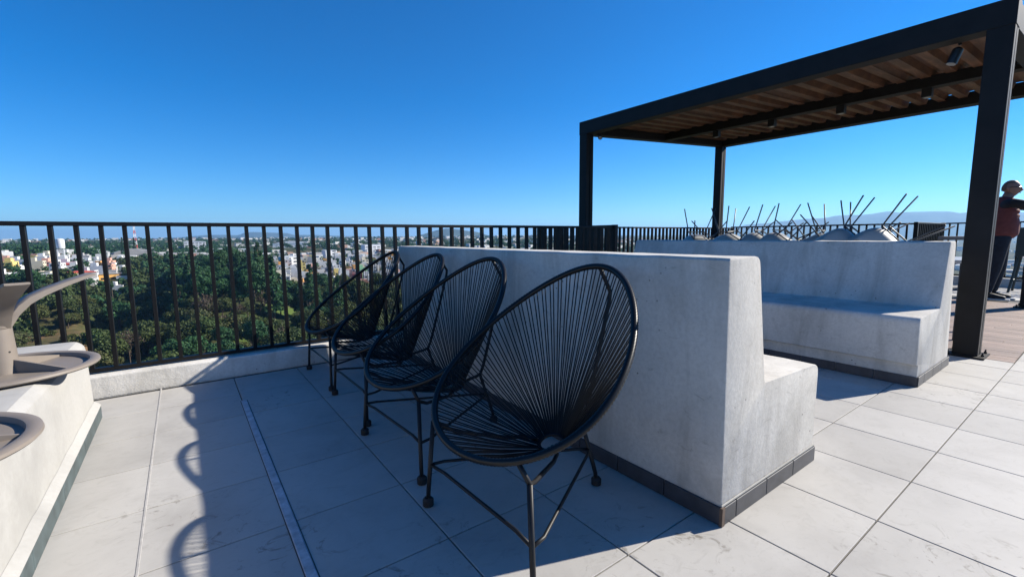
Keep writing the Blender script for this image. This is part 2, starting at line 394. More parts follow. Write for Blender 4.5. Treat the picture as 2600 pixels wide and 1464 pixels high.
# ---- pergola
pg = empty('pergola', (7.06, 2.88, 0)); tag(pg, 'dark steel pergola with rusty brown corrugated roof over the plank deck', 'pergola')
def post(x, y, top, base=True):
    mb = MB(); w = .150; t = .066
    mb.box(x, x+t, y, y+w, 0.004, top); mb.box(x+w-t, x+w, y, y+w, .004, top); mb.box(x+t, x+w-t, y+.012, y+w-.012, .004, top)
    o = build(mb, 'post', M['pergola'], pg, None, .0025, 1)
    build(MB().box(x-.05, x+w+.06, y-.045, y+w+.05, .0025, .014), 'base_plate', M['pergola'], o)
    for bx_, by_ in ((x+w+.035, y-.02), (x+w+.035, y+w+.02), (x-.03, y+w+.02), (x+.03, y-.025)):
        build(MB().lathe([(.011, .0145), (.011, .028), (.006, .029), (.006, .045)], 6, (bx_, by_, 0)), 'anchor_bolt', M['black_metal'], o)
    return o
PX1, PX2, PYn, PYf = 5.05, 8.87, .632, 4.972
post(PX1, PYf, 2.5145); post(PX2, PYf, 2.7385); post(PX1, PYn, 2.5145); post(PX2, PYn, 2.7385)
def rail_box(x0, x1, y0, y1, z0, z1, nm='beam', bv=.003): return build(MB().box(x0, x1, y0, y1, z0, z1), nm, M['pergola'], pg, None, bv, 1)
rail_box(5.048, 5.202, .628, 5.128, 2.515, 2.705)
rail_box(8.868, 9.072, .628, 5.128, 2.739, 2.905)
rail_box(6.970, 7.110, .785, 4.970, 2.632, 2.755)
slope = (2.739-2.515)/(8.868-5.202)
for y0 in (.634, 4.974):
    mb = MB().add([(5.203, y0, 2.517), (8.867, y0, 2.737), (8.867, y0+.146, 2.737), (5.203, y0+.146, 2.517), (5.203, y0, 2.703), (8.867, y0, 2.903), (8.867, y0+.146, 2.903), (5.203, y0+.146, 2.703)],
                  [(0,3,2,1),(4,5,6,7),(0,1,5,4),(1,2,6,5),(2,3,7,6),(3,0,4,7)])
    build(mb, 'beam', M['pergola'], pg, None, .003, 1)
# corrugated roof: five sheets with trapezoid ribs running front to back
pitch_r, dep = .212, .070
def roofz(x): return 2.640 + (x-5.05)*(2.909-2.705)/(8.97-5.05)
y = .640; k = 0
while y < 5.0:
    vs = []; fs = []; prof = []
    yy = y
    for r_ in range(5 if k < 3 else 6):
        prof += [(yy, 0), (yy+.086, 0), (yy+.104, dep), (yy+.194, dep)]; yy += pitch_r
    prof.append((yy+.03, 0))
    for x in (5.203, 8.866):
        dz = .0012 if k % 2 else .0
        vs += [(x, a, roofz(x)+b_+dz) for a, b_ in prof]
    N = len(prof)
    for i in range(N-1): fs.append((i, i+1, N+i+1, N+i))
    off = len(vs)
    vs += [(a, b_, c_-.0009*0+.0010) for a, b_, c_ in vs]
    for i in range(N-1): fs.append((off+N+i, off+N+i+1, off+i+1, off+i))
    o = build(MB().add(vs, fs), 'roof_sheet', M['roof'], pg)
    y += (5 if k < 3 else 6)*pitch_r; k += 1
for yy in (4.05, 3.21, 2.36, 1.52):
    o = build(MB().box(6.995, 7.085, yy-.045, yy+.045, 2.535, 2.631), 'downlight', M['lamp_black'], pg, None, .004, 1)
    build(MB().lathe([(.032, 2.532), (.032, 2.5349)], 16, (7.04, yy, 0)), 'lens', M['lamp_face'], o)
def spot(a, b_, r):
    a, b_ = Vector(a), Vector(b_)
    o = build(MB().tube([a, a+(b_-a)*.12, b_], [r*.6, r, r], 14), 'spotlight', M['lamp_black'], pg, 40)
    d = (b_-a).normalized()
    build(MB().tube([b_-d*.002, b_+d*.004], r*.86, 14), 'lens', M['lamp_face'], o)
    build(MB().tube([a-d*.02, a+Vector((0, 0, .05))], .012, 8), 'bracket', M['lamp_black'], o)
spot((5.235, .96, 2.49), (5.215, .995, 2.37), .036)
spot((5.27, 4.90, 2.50), (5.235, 4.87, 2.455), .033)

# ================================================================== OBJECTS ON THE TERRACE
# ---- black cord chairs (egg-shaped rim, cords running to a ring in the seat, three legs)
def rim_pt(t):
    xf, zf, xt, zt, w, k, b_ = -.3235, .352, .3276, .880, .360, .215, -.020
    s = (1-math.cos(t))/2; L = Vector((xt-xf, 0, zt-zf)); nn = Vector((-(zt-zf), 0, xt-xf)).normalized()
    p = Vector((xf, 0, zf)) + L*s + nn*(b_*math.sin(t)**2); p.y = w*math.sin(t)*(1+k*math.cos(t)); return p
RING = Vector((.080, 0, .252)); RR = .047
def make_cord_chair():
    root = empty('cord_chair', (0, 0, 0))
    N = 420
    rim = [rim_pt(2*math.pi*i/N) for i in range(N)]
    rad = [.0126 if i % 2 else .0108 for i in range(N)]                       # wrapped cord ridges
    put('rim', MB().tube(rim, rad, 8, True).mesh('rim', M['cord'], 0), root)
    rt_ = Vector((-.30, 0, 1)).normalized(); ax = Vector((rt_.z, 0, -rt_.x)); ay = Vector((0, 1, 0))
    def ring_pt(a): return RING + ax*(RR*math.cos(a)) + ay*(RR*math.sin(a))
    put('seat_ring', MB().tube([ring_pt(2*math.pi*i/32) for i in range(32)], .0075, 8, True).mesh('seat_ring', M['black_metal'], 0), root)
    NC = 62
    # cumulative rim length, so that the cord pairs are evenly spaced on the rim
    ts = [2*math.pi*i/2000 for i in range(2001)]; cum = [0]
    for a, b_ in zip(ts[:-1], ts[1:]): cum.append(cum[-1]+(rim_pt(b_)-rim_pt(a)).length)
    def t_at(s): return float(np.interp(s, cum, ts))
    for i in range(NC):
        for sgn in (-1, 1):
            s = (i+.5)/NC*cum[-1] + sgn*.0078
            t = t_at(s % cum[-1]); p = rim_pt(t)
            v = p-RING; a = math.atan2(v.dot(ay), v.dot(ax))
            q = ring_pt(a) + Vector((0, 0, random.uniform(-.003, .003)))
            m1 = p.lerp(q, .5) - Vector((0, 0, .006)) + (RING-p).normalized().cross(ay)*random.uniform(-.001, .001)
            put('cord', MB().tube([p, m1, q], .0023, 5, False, False).mesh('cord', M['cord'], 0), root)
    r = .0085
    def rod(name, pts, rr=r):
        return put(name, MB().tube(pts, rr, 8).mesh(name, M['black_metal'], 0), root)
    for s in (-1, 1):
        foot = (-.268, .300*s, .0); jt = (-.255, .268*s, .335)
        lg = rod('leg', [(-.268, .300*s, .012), (-.2675, .296*s, .06), jt])
        put('foot_cap', MB().lathe([(.013, 0), (.020, .002), (.0205, .024), (.014, .032)], 12, foot).mesh('foot_cap', M['rubber'], 35), lg)
        tt = min((k/400*math.pi for k in range(400)), key=lambda t: (Vector((rim_pt(t).x, rim_pt(t).y, rim_pt(t).z))-Vector((-.275, .235, .39))).length)
        p = rim_pt(tt); p.y *= s
        rod('seat_support', [p, Vector(jt)+Vector((0, 0, .0)), (-.19, .215*s, .295), (-.02, .115*s, .258), (.02, .09*s, .262), (.045, .040*s, .262)], .0075)
    lg = rod('leg', [(.326, 0, .012), (.322, 0, .05), (.240, 0, .285)])
    put('foot_cap', MB().lathe([(.013, 0), (.020, .002), (.0205, .024), (.014, .032)], 12, (.328, 0, 0)).mesh('foot_cap', M['rubber'], 35), lg)
    rod('back_support', [rim_pt(math.pi), (.356, 0, .838), (.394, 0, .778), (.390, 0, .745), (.285, 0, .39), (.262, 0, .32), (.245, 0, .285), (.22, 0, .275), (.13, 0, .262)], .008)
    a, b_, c = (-.262, .285, .165), (-.262, -.285, .165), (.278, 0, .165)
    rod('brace', [a, (-.252, .20, .165), (-.252, -.20, .165), b_], .006)
    rod('brace', [b_, (-.21, -.275, .165), (.24, -.03, .165), c], .006)
    rod('brace', [a, (-.21, .275, .165), (.24, .03, .165), c], .006)
    return root
chair = make_cord_chair()
bpy.context.view_layer.update()
spots = [((.952, 1.172), .039, 'nearest black cord chair, egg-shaped, at the front end of the row'),
         ((.968, 1.930), .060, 'second black cord chair from the camera, overlapping the nearest one'),
         ((.992, 2.612), .012, 'third black cord chair of the row, second from the railing'),
         ((.988, 3.305), .015, 'farthest black cord chair, standing right by the railing curb')]
for k, ((x, y), a, lab) in enumerate(spots):
    o = chair if k == 0 else copy_tree(chair)
    o.location = (x, y, 0.0005); o.rotation_euler = (0, 0, a); tag(o, lab, 'chair', 'black cord chairs in a row')

# ---- upturned taupe pedestal tables on the white bench
def upturned_table(x, y, z, rz, label, r=.338):
    root = empty('side_table', (x, y, z), rz); tag(root, label, 'table', 'upturned taupe tables on the white bench')
    top = MB().lathe([(.02, 0), (.215, 0.0), (r-.03, .004), (r-.006, .008), (r, .014), (r-.002, .022), (r-.010, .026), (r-.028, .026), (r-.036, .023), (r-.040, .006), (.02, .005)], 72)
    tt = put('table_top', top.mesh('table_top', M['taupe'], 40), root)
    for k in range(4):
        a = R(15)+k*math.pi/2+.35; c, s = math.cos(a), math.sin(a); px, py = -s, c
        def P3(d, w, zz): return (d*c+w*px, d*s+w*py, zz)
        w = .004
        mb = MB().add([P3(.04, -w, .005), P3(.04, w, .005), P3(r-.042, w, .005), P3(r-.042, -w, .005), P3(.04, -w, .062), P3(.04, w, .062), P3(r-.042, w, .014), P3(r-.042, -w, .014)],
                      [(0,3,2,1),(4,5,6,7),(0,1,5,4),(1,2,6,5),(2,3,7,6),(3,0,4,7)])
        put('rib', mb.mesh('rib', M['taupe']), tt)
    cl = MB().lathe([(.052, .005), (.050, .03), (.046, .12), (.043, .19)], 28)
    cc = put('column', cl.mesh('column', M['taupe'], 40), root)
    put('screw_hole', MB().tube([(.0465*math.cos(-1.2), .0465*math.sin(-1.2), .095), (.0475*math.cos(-1.2), .0475*math.sin(-1.2), .095)], .004, 8).mesh('screw_hole', M['rubber']), cc)
    put('hub', MB().lathe([(.0435, .1915), (.046, .20), (.047, .25), (.040, .272), (.02, .275)], 28).mesh('hub', M['taupe'], 40), root)
    for k in range(4):
        a = k*math.pi/2; c, s = math.cos(a), math.sin(a); px, py = -s, c
        path = [(.022, .205, .033, .050), (.040, .225, .033, .050), (.062, .262, .034, .045), (.10, .298, .035, .034), (.15, .326, .036, .026), (.225, .358, .037, .020), (.295, .383, .037, .014), (.318, .388, .034, .008)]
        vs = []; fs = []
        for d, zz, w, h in path:
            for dw, dh in ((-w, -h/2), (-w*.6, -h*.62), (w*.6, -h*.62), (w, -h/2), (w, h*.35), (w*.85, h/2), (-w*.85, h/2), (-w, h*.35)):
                vs.append((d*c+dw*px, d*s+dw*py, zz+dh))
        for i in range(len(path)-1):
            for j in range(8): fs.append((i*8+j, i*8+(j+1) % 8, (i+1)*8+(j+1) % 8, (i+1)*8+j))
        fs += [tuple(range(7, -1, -1)), tuple((len(path)-1)*8+j for j in range(8))]
        put('foot', MB().add(vs, fs).mesh('foot', M['taupe'], 45), root)
    return root
upturned_table(-.632, 2.690, .4495, R(25), 'upturned taupe table at the railing end of the white bench, its feet in the air', .300)
upturned_table(-.672, 1.755, .4495, R(58), 'upturned taupe table nearer the camera on the white bench, cut by the picture edge', .318)

# ---- tables behind the far bench with upturned shell chairs
def dining_table(x, y, w, d, label):
    root = empty('dining_table', (x, y, 0)); tag(root, label, 'table', 'tables behind the far bench')
    build(MB().box(x-w/2, x+w/2, y-d/2, y+d/2, .715, .745), 'table_top', M['shell'], root, None, .006, 2)
    for sx in (-1, 1):
        for sy in (-1, 1):
            cx, cy_ = x+sx*(w/2-.06), y+sy*(d/2-.08)
            build(MB().tube([(cx, cy_, .0), (cx, cy_, .714)], .02, 10), 'leg', M['steel_leg'], root, 40)
dining_table(6.65, 3.15, .85, 2.4, 'long table behind the far bench under the small upturned chairs')
dining_table(6.10, 1.35, .80, 1.10, 'short table behind the far bench under the two big upturned shells')
def make_shell_chair():
    """tub chair built upright, origin at the seat's underside; turned over afterwards"""
    root = empty('shell_chair', (0, 0, 0))
    # section rows from the front lip over the seat to the top of the back; arms wrap up at the sides
    rows = [(.235, .000, .215, .02), (.215, .012, .225, .05), (.14, .004, .235, .12), (.05, .0, .240, .165), (-.05, .002, .240, .185), (-.13, .012, .238, .20), (-.185, .05, .232, .195), (-.215, .12, .225, .15), (-.238, .20, .212, .10), (-.252, .275, .19, .055), (-.258, .32, .155, .02), (-.26, .335, .10, .005)]
    NS = 15; vs = []; fs = []
    for (y, z, hw, arm) in rows:
        for i in range(NS):
            u = -1+2*i/(NS-1); e = abs(u)**3.2
            vs.append((hw*u*(1+.06*e), y+(.05*e if z > .1 else 0), z+arm*e))
    for j in range(len(rows)-1):
        for i in range(NS-1): fs.append((j*NS+i, j*NS+i+1, (j+1)*NS+i+1, (j+1)*NS+i))
    me = MB().add(vs, fs).mesh('shell', M['shell'], 0)
    sh = put('shell', me, root)
    md = sh.modifiers.new('thick', 'SOLIDIFY'); md.thickness = .012; md.offset = 0
    ms = sh.modifiers.new('smooth', 'SUBSURF'); ms.levels = 1; ms.render_levels = 1
    for sx in (-1, 1):
        for sy, yy in ((1, .15), (-1, -.13)):
            put('leg', MB().tube([(sx*.12, yy*.75, -.008), (sx*.15, yy, -.03), (sx*.270, yy*1.75, -.425)], .0085, 8).mesh('leg', M['steel_leg'], 0), root)
    put('seat_frame', MB().tube([(-.15, .15, -.03), (.15, .15, -.03), (.15, -.13, -.03), (-.15, -.13, -.03)], .009, 8, True).mesh('seat_frame', M['steel_leg'], 0), root)
    return root
sc0 = make_shell_chair()
bpy.context.view_layer.update()
first = True
def shell_chair(x, y, z, rz, tilt, label, s=.9, rolly=0.0):
    global first
    o = sc0 if first else copy_tree(sc0)
    first = False
    o.matrix_world = Matrix.Translation((x, y, z)) @ Matrix.Rotation(rz, 4, 'Z') @ Matrix.Rotation(rolly, 4, 'Y') @ Matrix.Rotation(math.pi+tilt, 4, 'X') @ Matrix.Scale(s, 4)
    tag(o, label, 'chair', 'upturned shell chairs behind the far bench'); return o

# ---- bar table and stool near the person
bt = empty('bar_table', (11.0, 1.66, 0)); tag(bt, 'bar table with beige slab top partly hidden behind the front pergola post', 'table')
build(MB().box(10.72, 11.28, 1.30, 1.985, .862, .925), 'table_top', M['counter'], bt, None, .006, 2)
build(MB().tube([(11.0, 1.62, .02), (11.0, 1.62, .861)], .04, 14), 'pedestal', M['pergola'], bt, 40)
build(MB().lathe([(.24, .001), (.24, .012), (.05, .022)], 28, (11.0, 1.62, 0)), 'base', M['pergola'], bt, 40)
bs = empty('bar_stool', (11.15, .90, 0)); tag(bs, 'dark green bar stool behind the standing person at the right edge', 'stool')
sx, sy = 11.15, .88
build(MB().box(sx-.20, sx+.20, sy-.20, sy+.20, .60, .635), 'seat', M['stool'], bs, None, .012, 2)
build(MB().box(sx-.21, sx-.185, sy-.20, sy+.20, .600, 1.065), 'backrest', M['stool'], bs, None, .010, 2)
for a in (-1, 1):
    for b_ in (-1, 1):
        build(MB().tube([(sx+a*.16, sy+b_*.16, .601), (sx+a*.225, sy+b_*.225, .003)], .017, 8), 'leg', M['stool'], bs, 40)
build(MB().tube([(sx+a*.205, sy+b_*.205, .2) for a, b_ in ((-1,-1),(1,-1),(1,1),(-1,1))], .010, 8, True), 'footrest', M['stool'], bs, 40)

# ---- the standing person
M['vest'] = simple('red_brown_quilt', (0.16, 0.040, 0.036), 0.8, 0, .2, 20)
M['sleeve'] = simple('black_sleeve', (0.016, 0.015, 0.018), 0.85)
M['jeans'] = simple('dark_denim', (0.016, 0.020, 0.030), 0.85, 0, .3, 25)
M['skin'] = simple('skin', (0.33, 0.185, 0.135), 0.55, 0, .08, 9)
M['hair'] = simple('short_grey_hair', (0.17, 0.115, 0.09), 0.8)
M['shoe'] = simple('black_shoe', (0.012, 0.012, 0.014), 0.6)
M['sole'] = simple('white_sole', (0.6, 0.6, 0.6), 0.6)
M['phone'] = simple('black_phone', (0.008, 0.008, 0.010), 0.2)
def skin_mesh(name, chains, mat, parent, sub_=2, root_i=0):
    """chains: list of lists of (x,y,z,rx,ry); a first item may be an int index of an existing vertex to branch from"""
    vs = []; es = []; rad = []
    for ch in chains:
        prev = None
        for it in ch:
            if isinstance(it, int): prev = it; continue
            vs.append(it[:3]); rad.append((it[3], it[4] if len(it) > 4 else it[3]))
            if prev is not None: es.append((prev, len(vs)-1))
            prev = len(vs)-1
    me = bpy.data.meshes.new(name); me.from_pydata(vs, es, []); me.materials.append(mat)
    o = put(name, me, parent)
    md = o.modifiers.new('skin', 'SKIN'); md.use_smooth_shade = True
    for i, d in enumerate(me.skin_vertices[0].data): d.radius = rad[i]; d.use_root = (i == root_i)
    ss = o.modifiers.new('sub', 'SUBSURF'); ss.levels = sub_; ss.render_levels = sub_
    return o
pe = empty('person', (9.72, 1.085, 0.0005), R(10))
tag(pe, 'person in red quilted vest and dark jeans holding up a phone by the front post', 'person')
# local frame: the person faces -y, x to the person's right-hand side seen from behind
# body (one continuous skin): pelvis, spine, neck, head base, both arms to the hands, both legs to the feet
body = [[(0, .02, .93, .135, .125), (0, .02, 1.05, .115, .105), (0, .02, 1.20, .115, .100), (0, .025, 1.34, .115, .085), (0, .03, 1.44, .070, .062), (0, .01, 1.50, .058, .060), (0, -.01, 1.56, .058, .062)],
        [3, (.175, .01, 1.41, .066), (.22, -.16, 1.36, .055), (.235, -.30, 1.33, .050), (.18, -.42, 1.46, .040), (.135, -.50, 1.585, .032), (.115, -.525, 1.62, .030)],
        [3, (-.175, .01, 1.41, .066), (-.215, -.16, 1.365, .055), (-.225, -.31, 1.34, .050), (-.17, -.43, 1.47, .040), (-.125, -.51, 1.60, .032), (-.105, -.535, 1.635, .030)],
        [0, (.095, .015, .84, .098, .105), (.105, .0, .66, .082), (.11, -.01, .47, .066), (.112, .02, .28, .062), (.115, .045, .09, .048)],
        [0, (-.095, .03, .84, .098, .105), (-.10, .04, .66, .082), (-.105, .05, .47, .066), (-.105, .09, .28, .062), (-.11, .115, .09, .048)]]
skin_mesh('body', body, M['jeans'], pe)
# clothing over the body
skin_mesh('vest', [[(0, .02, .90, .165, .158), (0, .018, .98, .190, .178), (0, .018, 1.12, .195, .178), (0, .022, 1.26, .200, .172), (0, .026, 1.37, .205, .160), (0, .028, 1.45, .140, .112), (0, .012, 1.50, .080, .082)], [4, (.15, .02, 1.405, .105, .100)], [4, (-.15, .02, 1.405, .105, .100)]], M['vest'], pe)
for q in range(7):       # quilted rolls of the vest
    z = .945+q*.068; w_ = float(np.interp(z, [.93, 1.0, 1.26, 1.38], [.100, .116, .118, .104]))
    put('quilt_roll', MB().tube([(w_*math.cos(t), .02+(w_-.012)*math.sin(t), z) for t in np.linspace(0, 2*math.pi, 28, endpoint=False)], .046, 12, True).mesh('quilt_roll', M['vest'], 0), pe)
for s, hx in ((1, .0), (-1, .0)):
    y0_ = -.01 if s < 0 else 0
    skin_mesh('sleeve', [[(.185*s, .0, 1.41, .070), (.20*s, -.05, 1.395, .070), (.22*s, -.16, 1.362+.003, .064), (.232*s, -.305, 1.335, .058), (.185*s, -.415, 1.455, .047)]], M['sleeve'], pe)
    # hand: palm and five fingers closing on the phone
    w = Vector((.118*s, -.525+y0_, 1.62)); 
    hc = [[(w.x, w.y, w.z-.03, .030, .024), (w.x-.006*s, w.y-.018, w.z+.015, .036, .016), (w.x-.012*s, w.y-.03, w.z+.05, .036, .014)]]
    for f_ in range(4):
        fx = w.x+(-.026+.0165*f_)*s
        hc.append([2, (fx, w.y-.040, w.z+.066, .0092), (fx-.014*s, w.y-.062, w.z+.082-.004*f_, .0084), (fx-.036*s, w.y-.066, w.z+.080-.004*f_, .0078)])
    hc.append([1, (w.x-.036*s, w.y-.012, w.z+.020, .0105), (w.x-.055*s, w.y-.02, w.z+.045, .0095), (w.x-.060*s, w.y-.026, w.z+.070, .0085)])
    skin_mesh('hand', hc, M['skin'], pe, 1)
put('neck', MB().tube([(0, .028, 1.44), (0, .012, 1.50), (0, -.004, 1.555)], [.066, .060, .056], 14).mesh('neck', M['skin'], 0), pe)
for s in (-1, 1):
    put('forearm', MB().tube([(.188*s, -.412, 1.445), (.155*s, -.465, 1.525), (.120*s, -.522+(-.008 if s < 0 else 0), 1.615)], [.044, .040, .031], 12).mesh('forearm', M['skin'], 0), pe)
hd = bmesh.new(); bmesh.ops.create_uvsphere(hd, u_segments=24, v_segments=16, radius=1)
for v in hd.verts:
    x, y, z = v.co; nz = z
    fx, fy, fz = .076*x, .098*y, .122*z
    if z < 0: fx *= 1-.28*(-z); fy *= 1-.12*(-z)
    if y < -.5 and abs(x) < .5 and -.55 < z < .1: fy -= .012*(1-abs(x)*2)                # nose and mouth ridge
    if y < -.8 and abs(x) < .25 and -.35 < z < -.02: fy -= .020
    if y > .3 and z < -.35: fy -= .03
    v.co = (fx, fy-.012, fz+1.612)
me = bpy.data.meshes.new('head'); hd.to_mesh(me); hd.free(); me.materials.append(M['skin'])
me.polygons.foreach_set('use_smooth', [True]*len(me.polygons)); head = put('head', me, pe)
for s in (-1, 1):
    put('ear', MB().tube([(s*.076, .012, 1.578), (s*.086, .024, 1.60), (s*.086, .026, 1.625), (s*.077, .008, 1.637)], .011, 8).mesh('ear', M['skin'], 0), head)
    put('eye', MB().lathe([(.004, -.010), (.011, -.004), (.011, .004), (.004, .010)], 10, (s*.030, -.098, 1.622)).mesh('eye', M['shoe'], 0), head)
    put('glasses_lens', MB().tube([(s*.034+.024*math.cos(t), -.112, 1.620+.018*math.sin(t)) for t in np.linspace(0, 2*math.pi, 14, endpoint=False)], .0028, 6, True).mesh('glasses_lens', M['phone'], 0), head)
    put('glasses_arm', MB().tube([(s*.058, -.110, 1.625), (s*.079, -.06, 1.628), (s*.082, .01, 1.628)], .0032, 6).mesh('glasses_arm', M['phone'], 0), head)
put('mouth', MB().tube([(-.022, -.102, 1.553), (0, -.110, 1.552), (.022, -.102, 1.553)], .0045, 6).mesh('mouth', M['vest'], 0), head)
hb = bmesh.new(); bmesh.ops.create_uvsphere(hb, u_segments=24, v_segments=14, radius=1)
bmesh.ops.delete(hb, geom=[v for v in hb.verts if v.co.z < -.35 or v.co.y < -.40 or (v.co.y < .35 and v.co.z < .50)], context='VERTS')
for v in hb.verts:
    x, y, z = v.co; t_ = max(0, -z); v.co = (.0768*x*(1-.28*t_), .0988*y*(1-.12*t_)-.012-(.03 if (y > .3 and z < -.35) else 0), .1235*z+1.612)
me = bpy.data.meshes.new('hair'); hb.to_mesh(me); hb.free(); me.materials.append(M['hair']); put('hair', me, head)
for s, dy in ((1, .04), (-1, .11)):
    fx = .115*s
    sh = skin_mesh('shoe', [[(fx, dy+.045, .055, .044, .045), (fx, dy-.03, .060, .046, .050), (fx+.004*s, dy-.13, .045, .046, .034), (fx+.004*s, dy-.20, .040, .036, .026)]], M['shoe'], pe)
    put('sole', MB().box(fx-.047, fx+.047, dy-.235, dy+.085, .001, .026).mesh('sole', M['sole'], None, .012, 2), sh)
ph = empty('phone', (9.72, 1.085, 0), R(10)); tag(ph, 'black phone held up by the person at the right edge', 'phone')
put('phone_body', MB().box(-.083, .083, -.596, -.588, 1.635, 1.712).mesh('phone_body', M['phone'], None, .003, 2), ph)
put('camera_bump', MB().box(-.075, -.050, -.5985, -.5962, 1.675, 1.705).mesh('camera_bump', M['lamp_face'], None, .001, 1), ph)
SH = [(6.55, 3.98, .955, -35, 26, 'upturned shell chair at the left end behind the far bench, legs crossing'),
      (6.75, 3.74, .955, 165, 24, 'upturned shell chair with a smooth hump, second from the left behind the far bench'),
      (6.50, 3.36, .955, -6, 30, 'third upturned shell chair from the left, behind the shaded bench back'),
      (6.62, 3.04, .955, 6, 34, 'fourth upturned shell chair from the left, behind the shaded bench back'),
      (6.55, 2.74, .955, -8, 34, 'fifth upturned shell chair from the left, behind the shaded bench back'),
      (6.80, 2.50, .955, 178, 26, 'sixth upturned shell chair from the left, its legs leaning left'),
      (6.62, 2.16, .955, 186, 20, 'seventh upturned shell chair from the left, just before the two big shells'),
      (6.15, 1.84, .975, 4, 42, 'large upturned shell with an arched back, left of the two big ones'),
      (6.05, 1.48, .965, 2, 46, 'rightmost upturned shell chair, legs leaning right beside the railing jog')]
for x, y, z, rz, t, lab in SH: shell_chair(x, y, z, R(rz), R(t), lab)

# ================================================================== THE LANDSCAPE
def smooth(a, b_, x):
    t = np.clip((x-a)/(b_-a), 0, 1); return t*t*(3-2*t)
def vnoise(x, y, seed=0):
    """smooth value noise on arrays"""
    xi, yi = np.floor(x).astype(np.int64), np.floor(y).astype(np.int64); xf, yf = x-xi, y-yi
    def h(a, b_):
        v = (a*374761393 + b_*668265263 + seed*974711) & 0xffffffff
        v = ((v ^ (v >> 13))*1274126177) & 0xffffffff
        return ((v ^ (v >> 16)) & 0xffff)/65535.0
    u, w = xf*xf*(3-2*xf), yf*yf*(3-2*yf)
    return (h(xi, yi)*(1-u)+h(xi+1, yi)*u)*(1-w) + (h(xi, yi+1)*(1-u)+h(xi+1, yi+1)*u)*w
def fbm(x, y, o=4, seed=0):
    s = 0; a = .5
    for k in range(o): s = s + a*vnoise(x*2**k, y*2**k, seed+k); a *= .5
    return s
def ground(x, y):
    x = np.asarray(x, float); y = np.asarray(y, float)
    r = np.hypot(x, y)+1e-6; az = np.degrees(np.arctan2(x, y))
    zl = np.interp(r, [0, 120, 200, 260, 320, 380, 450, 600, 900, 1400, 2500, 6000, 12000, 30000], [-46, -45, -43, -41, -36, -31, -27, -24, -19.5, -13.5, -8, -8, -10, -12])
    zr = np.interp(r, [0, 200, 600, 1500, 5000, 30000], [-46, -45, -58, -68, -60, -40])
    t = smooth(38, 72, az)*(az < 180)
    t = np.where(az < -60, smooth(-60, -110, az), t)
    z = zl*(1-t)+zr*t
    z = z + 7*smooth(-3, -9, az)*smooth(230, 330, r)*smooth(900, 500, r)                      # higher left bank
    bump_ = smooth(205, 250, r)*smooth(400, 340, r)
    z = z + 11*smooth(-1.5, 2.5, az)*smooth(11, 5, az)*bump_ - 9*smooth(-8.5, -6, az)*smooth(0, -2.5, az)*bump_  # added spur and sunken cleft, shaped so the spur shades the cleft
    z = z + (fbm(x/60, y/60, 3, 3)-.45)*5*smooth(90, 200, r) + (fbm(x/400, y/400, 3, 9)-.45)*10*smooth(500, 1500, r)
    return z
# terrain sheet
az = np.radians(np.concatenate([np.arange(-40, 130, .75), np.arange(130, 320, 5)])); rr = np.concatenate([[20], np.geomspace(60, 1200, 110), np.geomspace(1300, 25000, 40)])
A_, Rr = np.meshgrid(az, rr, indexing='ij'); gx, gy = Rr*np.sin(A_), Rr*np.cos(A_); gz = ground(gx, gy)
NA, NR = A_.shape
V = np.stack([gx, gy, gz], -1).reshape(-1, 3)
idx = np.arange(NA*NR).reshape(NA, NR); nx_ = np.roll(idx, -1, 0)
F = np.stack([idx[:, :-1], idx[:, 1:], nx_[:, 1:], nx_[:, :-1]], -1).reshape(-1, 4)
def np_mesh(name, V, F, mat, smooth_=True):
    me = bpy.data.meshes.new(name); V = np.asarray(V, np.float32); F = np.asarray(F, np.int32)
    me.vertices.add(len(V)); me.vertices.foreach_set('co', V.ravel())
    k = F.shape[1]; me.loops.add(F.size); me.loops.foreach_set('vertex_index', F.ravel()); me.polygons.add(len(F))
    me.polygons.foreach_set('loop_start', np.arange(len(F), dtype=np.int32)*k)
    me.polygons.foreach_set('use_smooth', np.full(len(F), smooth_)); me.update(); me.validate(); me.materials.append(mat); return me
m, n, l, b = mat_new('valley_ground'); p = wcoord(n)
f1 = noise(n, l, .02, 6, .65, p, .6)
c = ramp(n, l, f1, [(.32, (.030, .042, .016)), (.46, (.060, .075, .026)), (.56, (.10, .085, .040)), (.72, (.17, .105, .060))])
c = mixc(n, l, ramp(n, l, noise(n, l, .35, 5, .7, p), [(.40, (.5,)*3), (.62, (0, 0, 0))]), c, (.022, .030, .012))
def patch(c, cx, cy_, rad, colr):
    d = n.new('ShaderNodeVectorMath'); d.operation = 'DISTANCE'; l.new(p, d.inputs[0]); d.inputs[1].default_value = (cx, cy_, float(ground(cx, cy_)))
    nz = n.new('ShaderNodeMath'); nz.operation = 'MULTIPLY_ADD'; l.new(noise(n, l, .09, 4, .6, p), nz.inputs[0]); nz.inputs[1].default_value = rad*.9
    l.new(d.outputs['Value'], nz.inputs[2])
    mr = n.new('ShaderNodeMapRange'); mr.inputs['From Min'].default_value = rad*1.15; mr.inputs['From Max'].default_value = rad*1.55; mr.inputs['To Min'].default_value = 1; mr.inputs['To Max'].default_value = 0
    l.new(nz.outputs[0], mr.inputs['Value']); return mixc(n, l, mr.outputs[0], c, colr)
def polar(a, r): return r*math.sin(R(a)), r*math.cos(R(a))
browns = [(-9.6, 236, 15), (-8.2, 206, 9), (-2.5, 186, 12), (-12.2, 268, 9), (.8, 182, 8)]
greens = [(10.0, 262, 15), (7.0, 214, 14), (9.2, 228, 10)]
dirt = mixc(n, l, ramp(n, l, noise(n, l, .5, 5, .7, p), [(.35, (0, 0, 0)), (.7, (1, 1, 1))]), (.20, .115, .065), (.12, .085, .045))
for a, r_, q in browns: c = patch(c, *polar(a, r_), q, dirt)
for a, r_, q in greens: c = patch(c, *polar(a, r_), q, (.085, .125, .030))
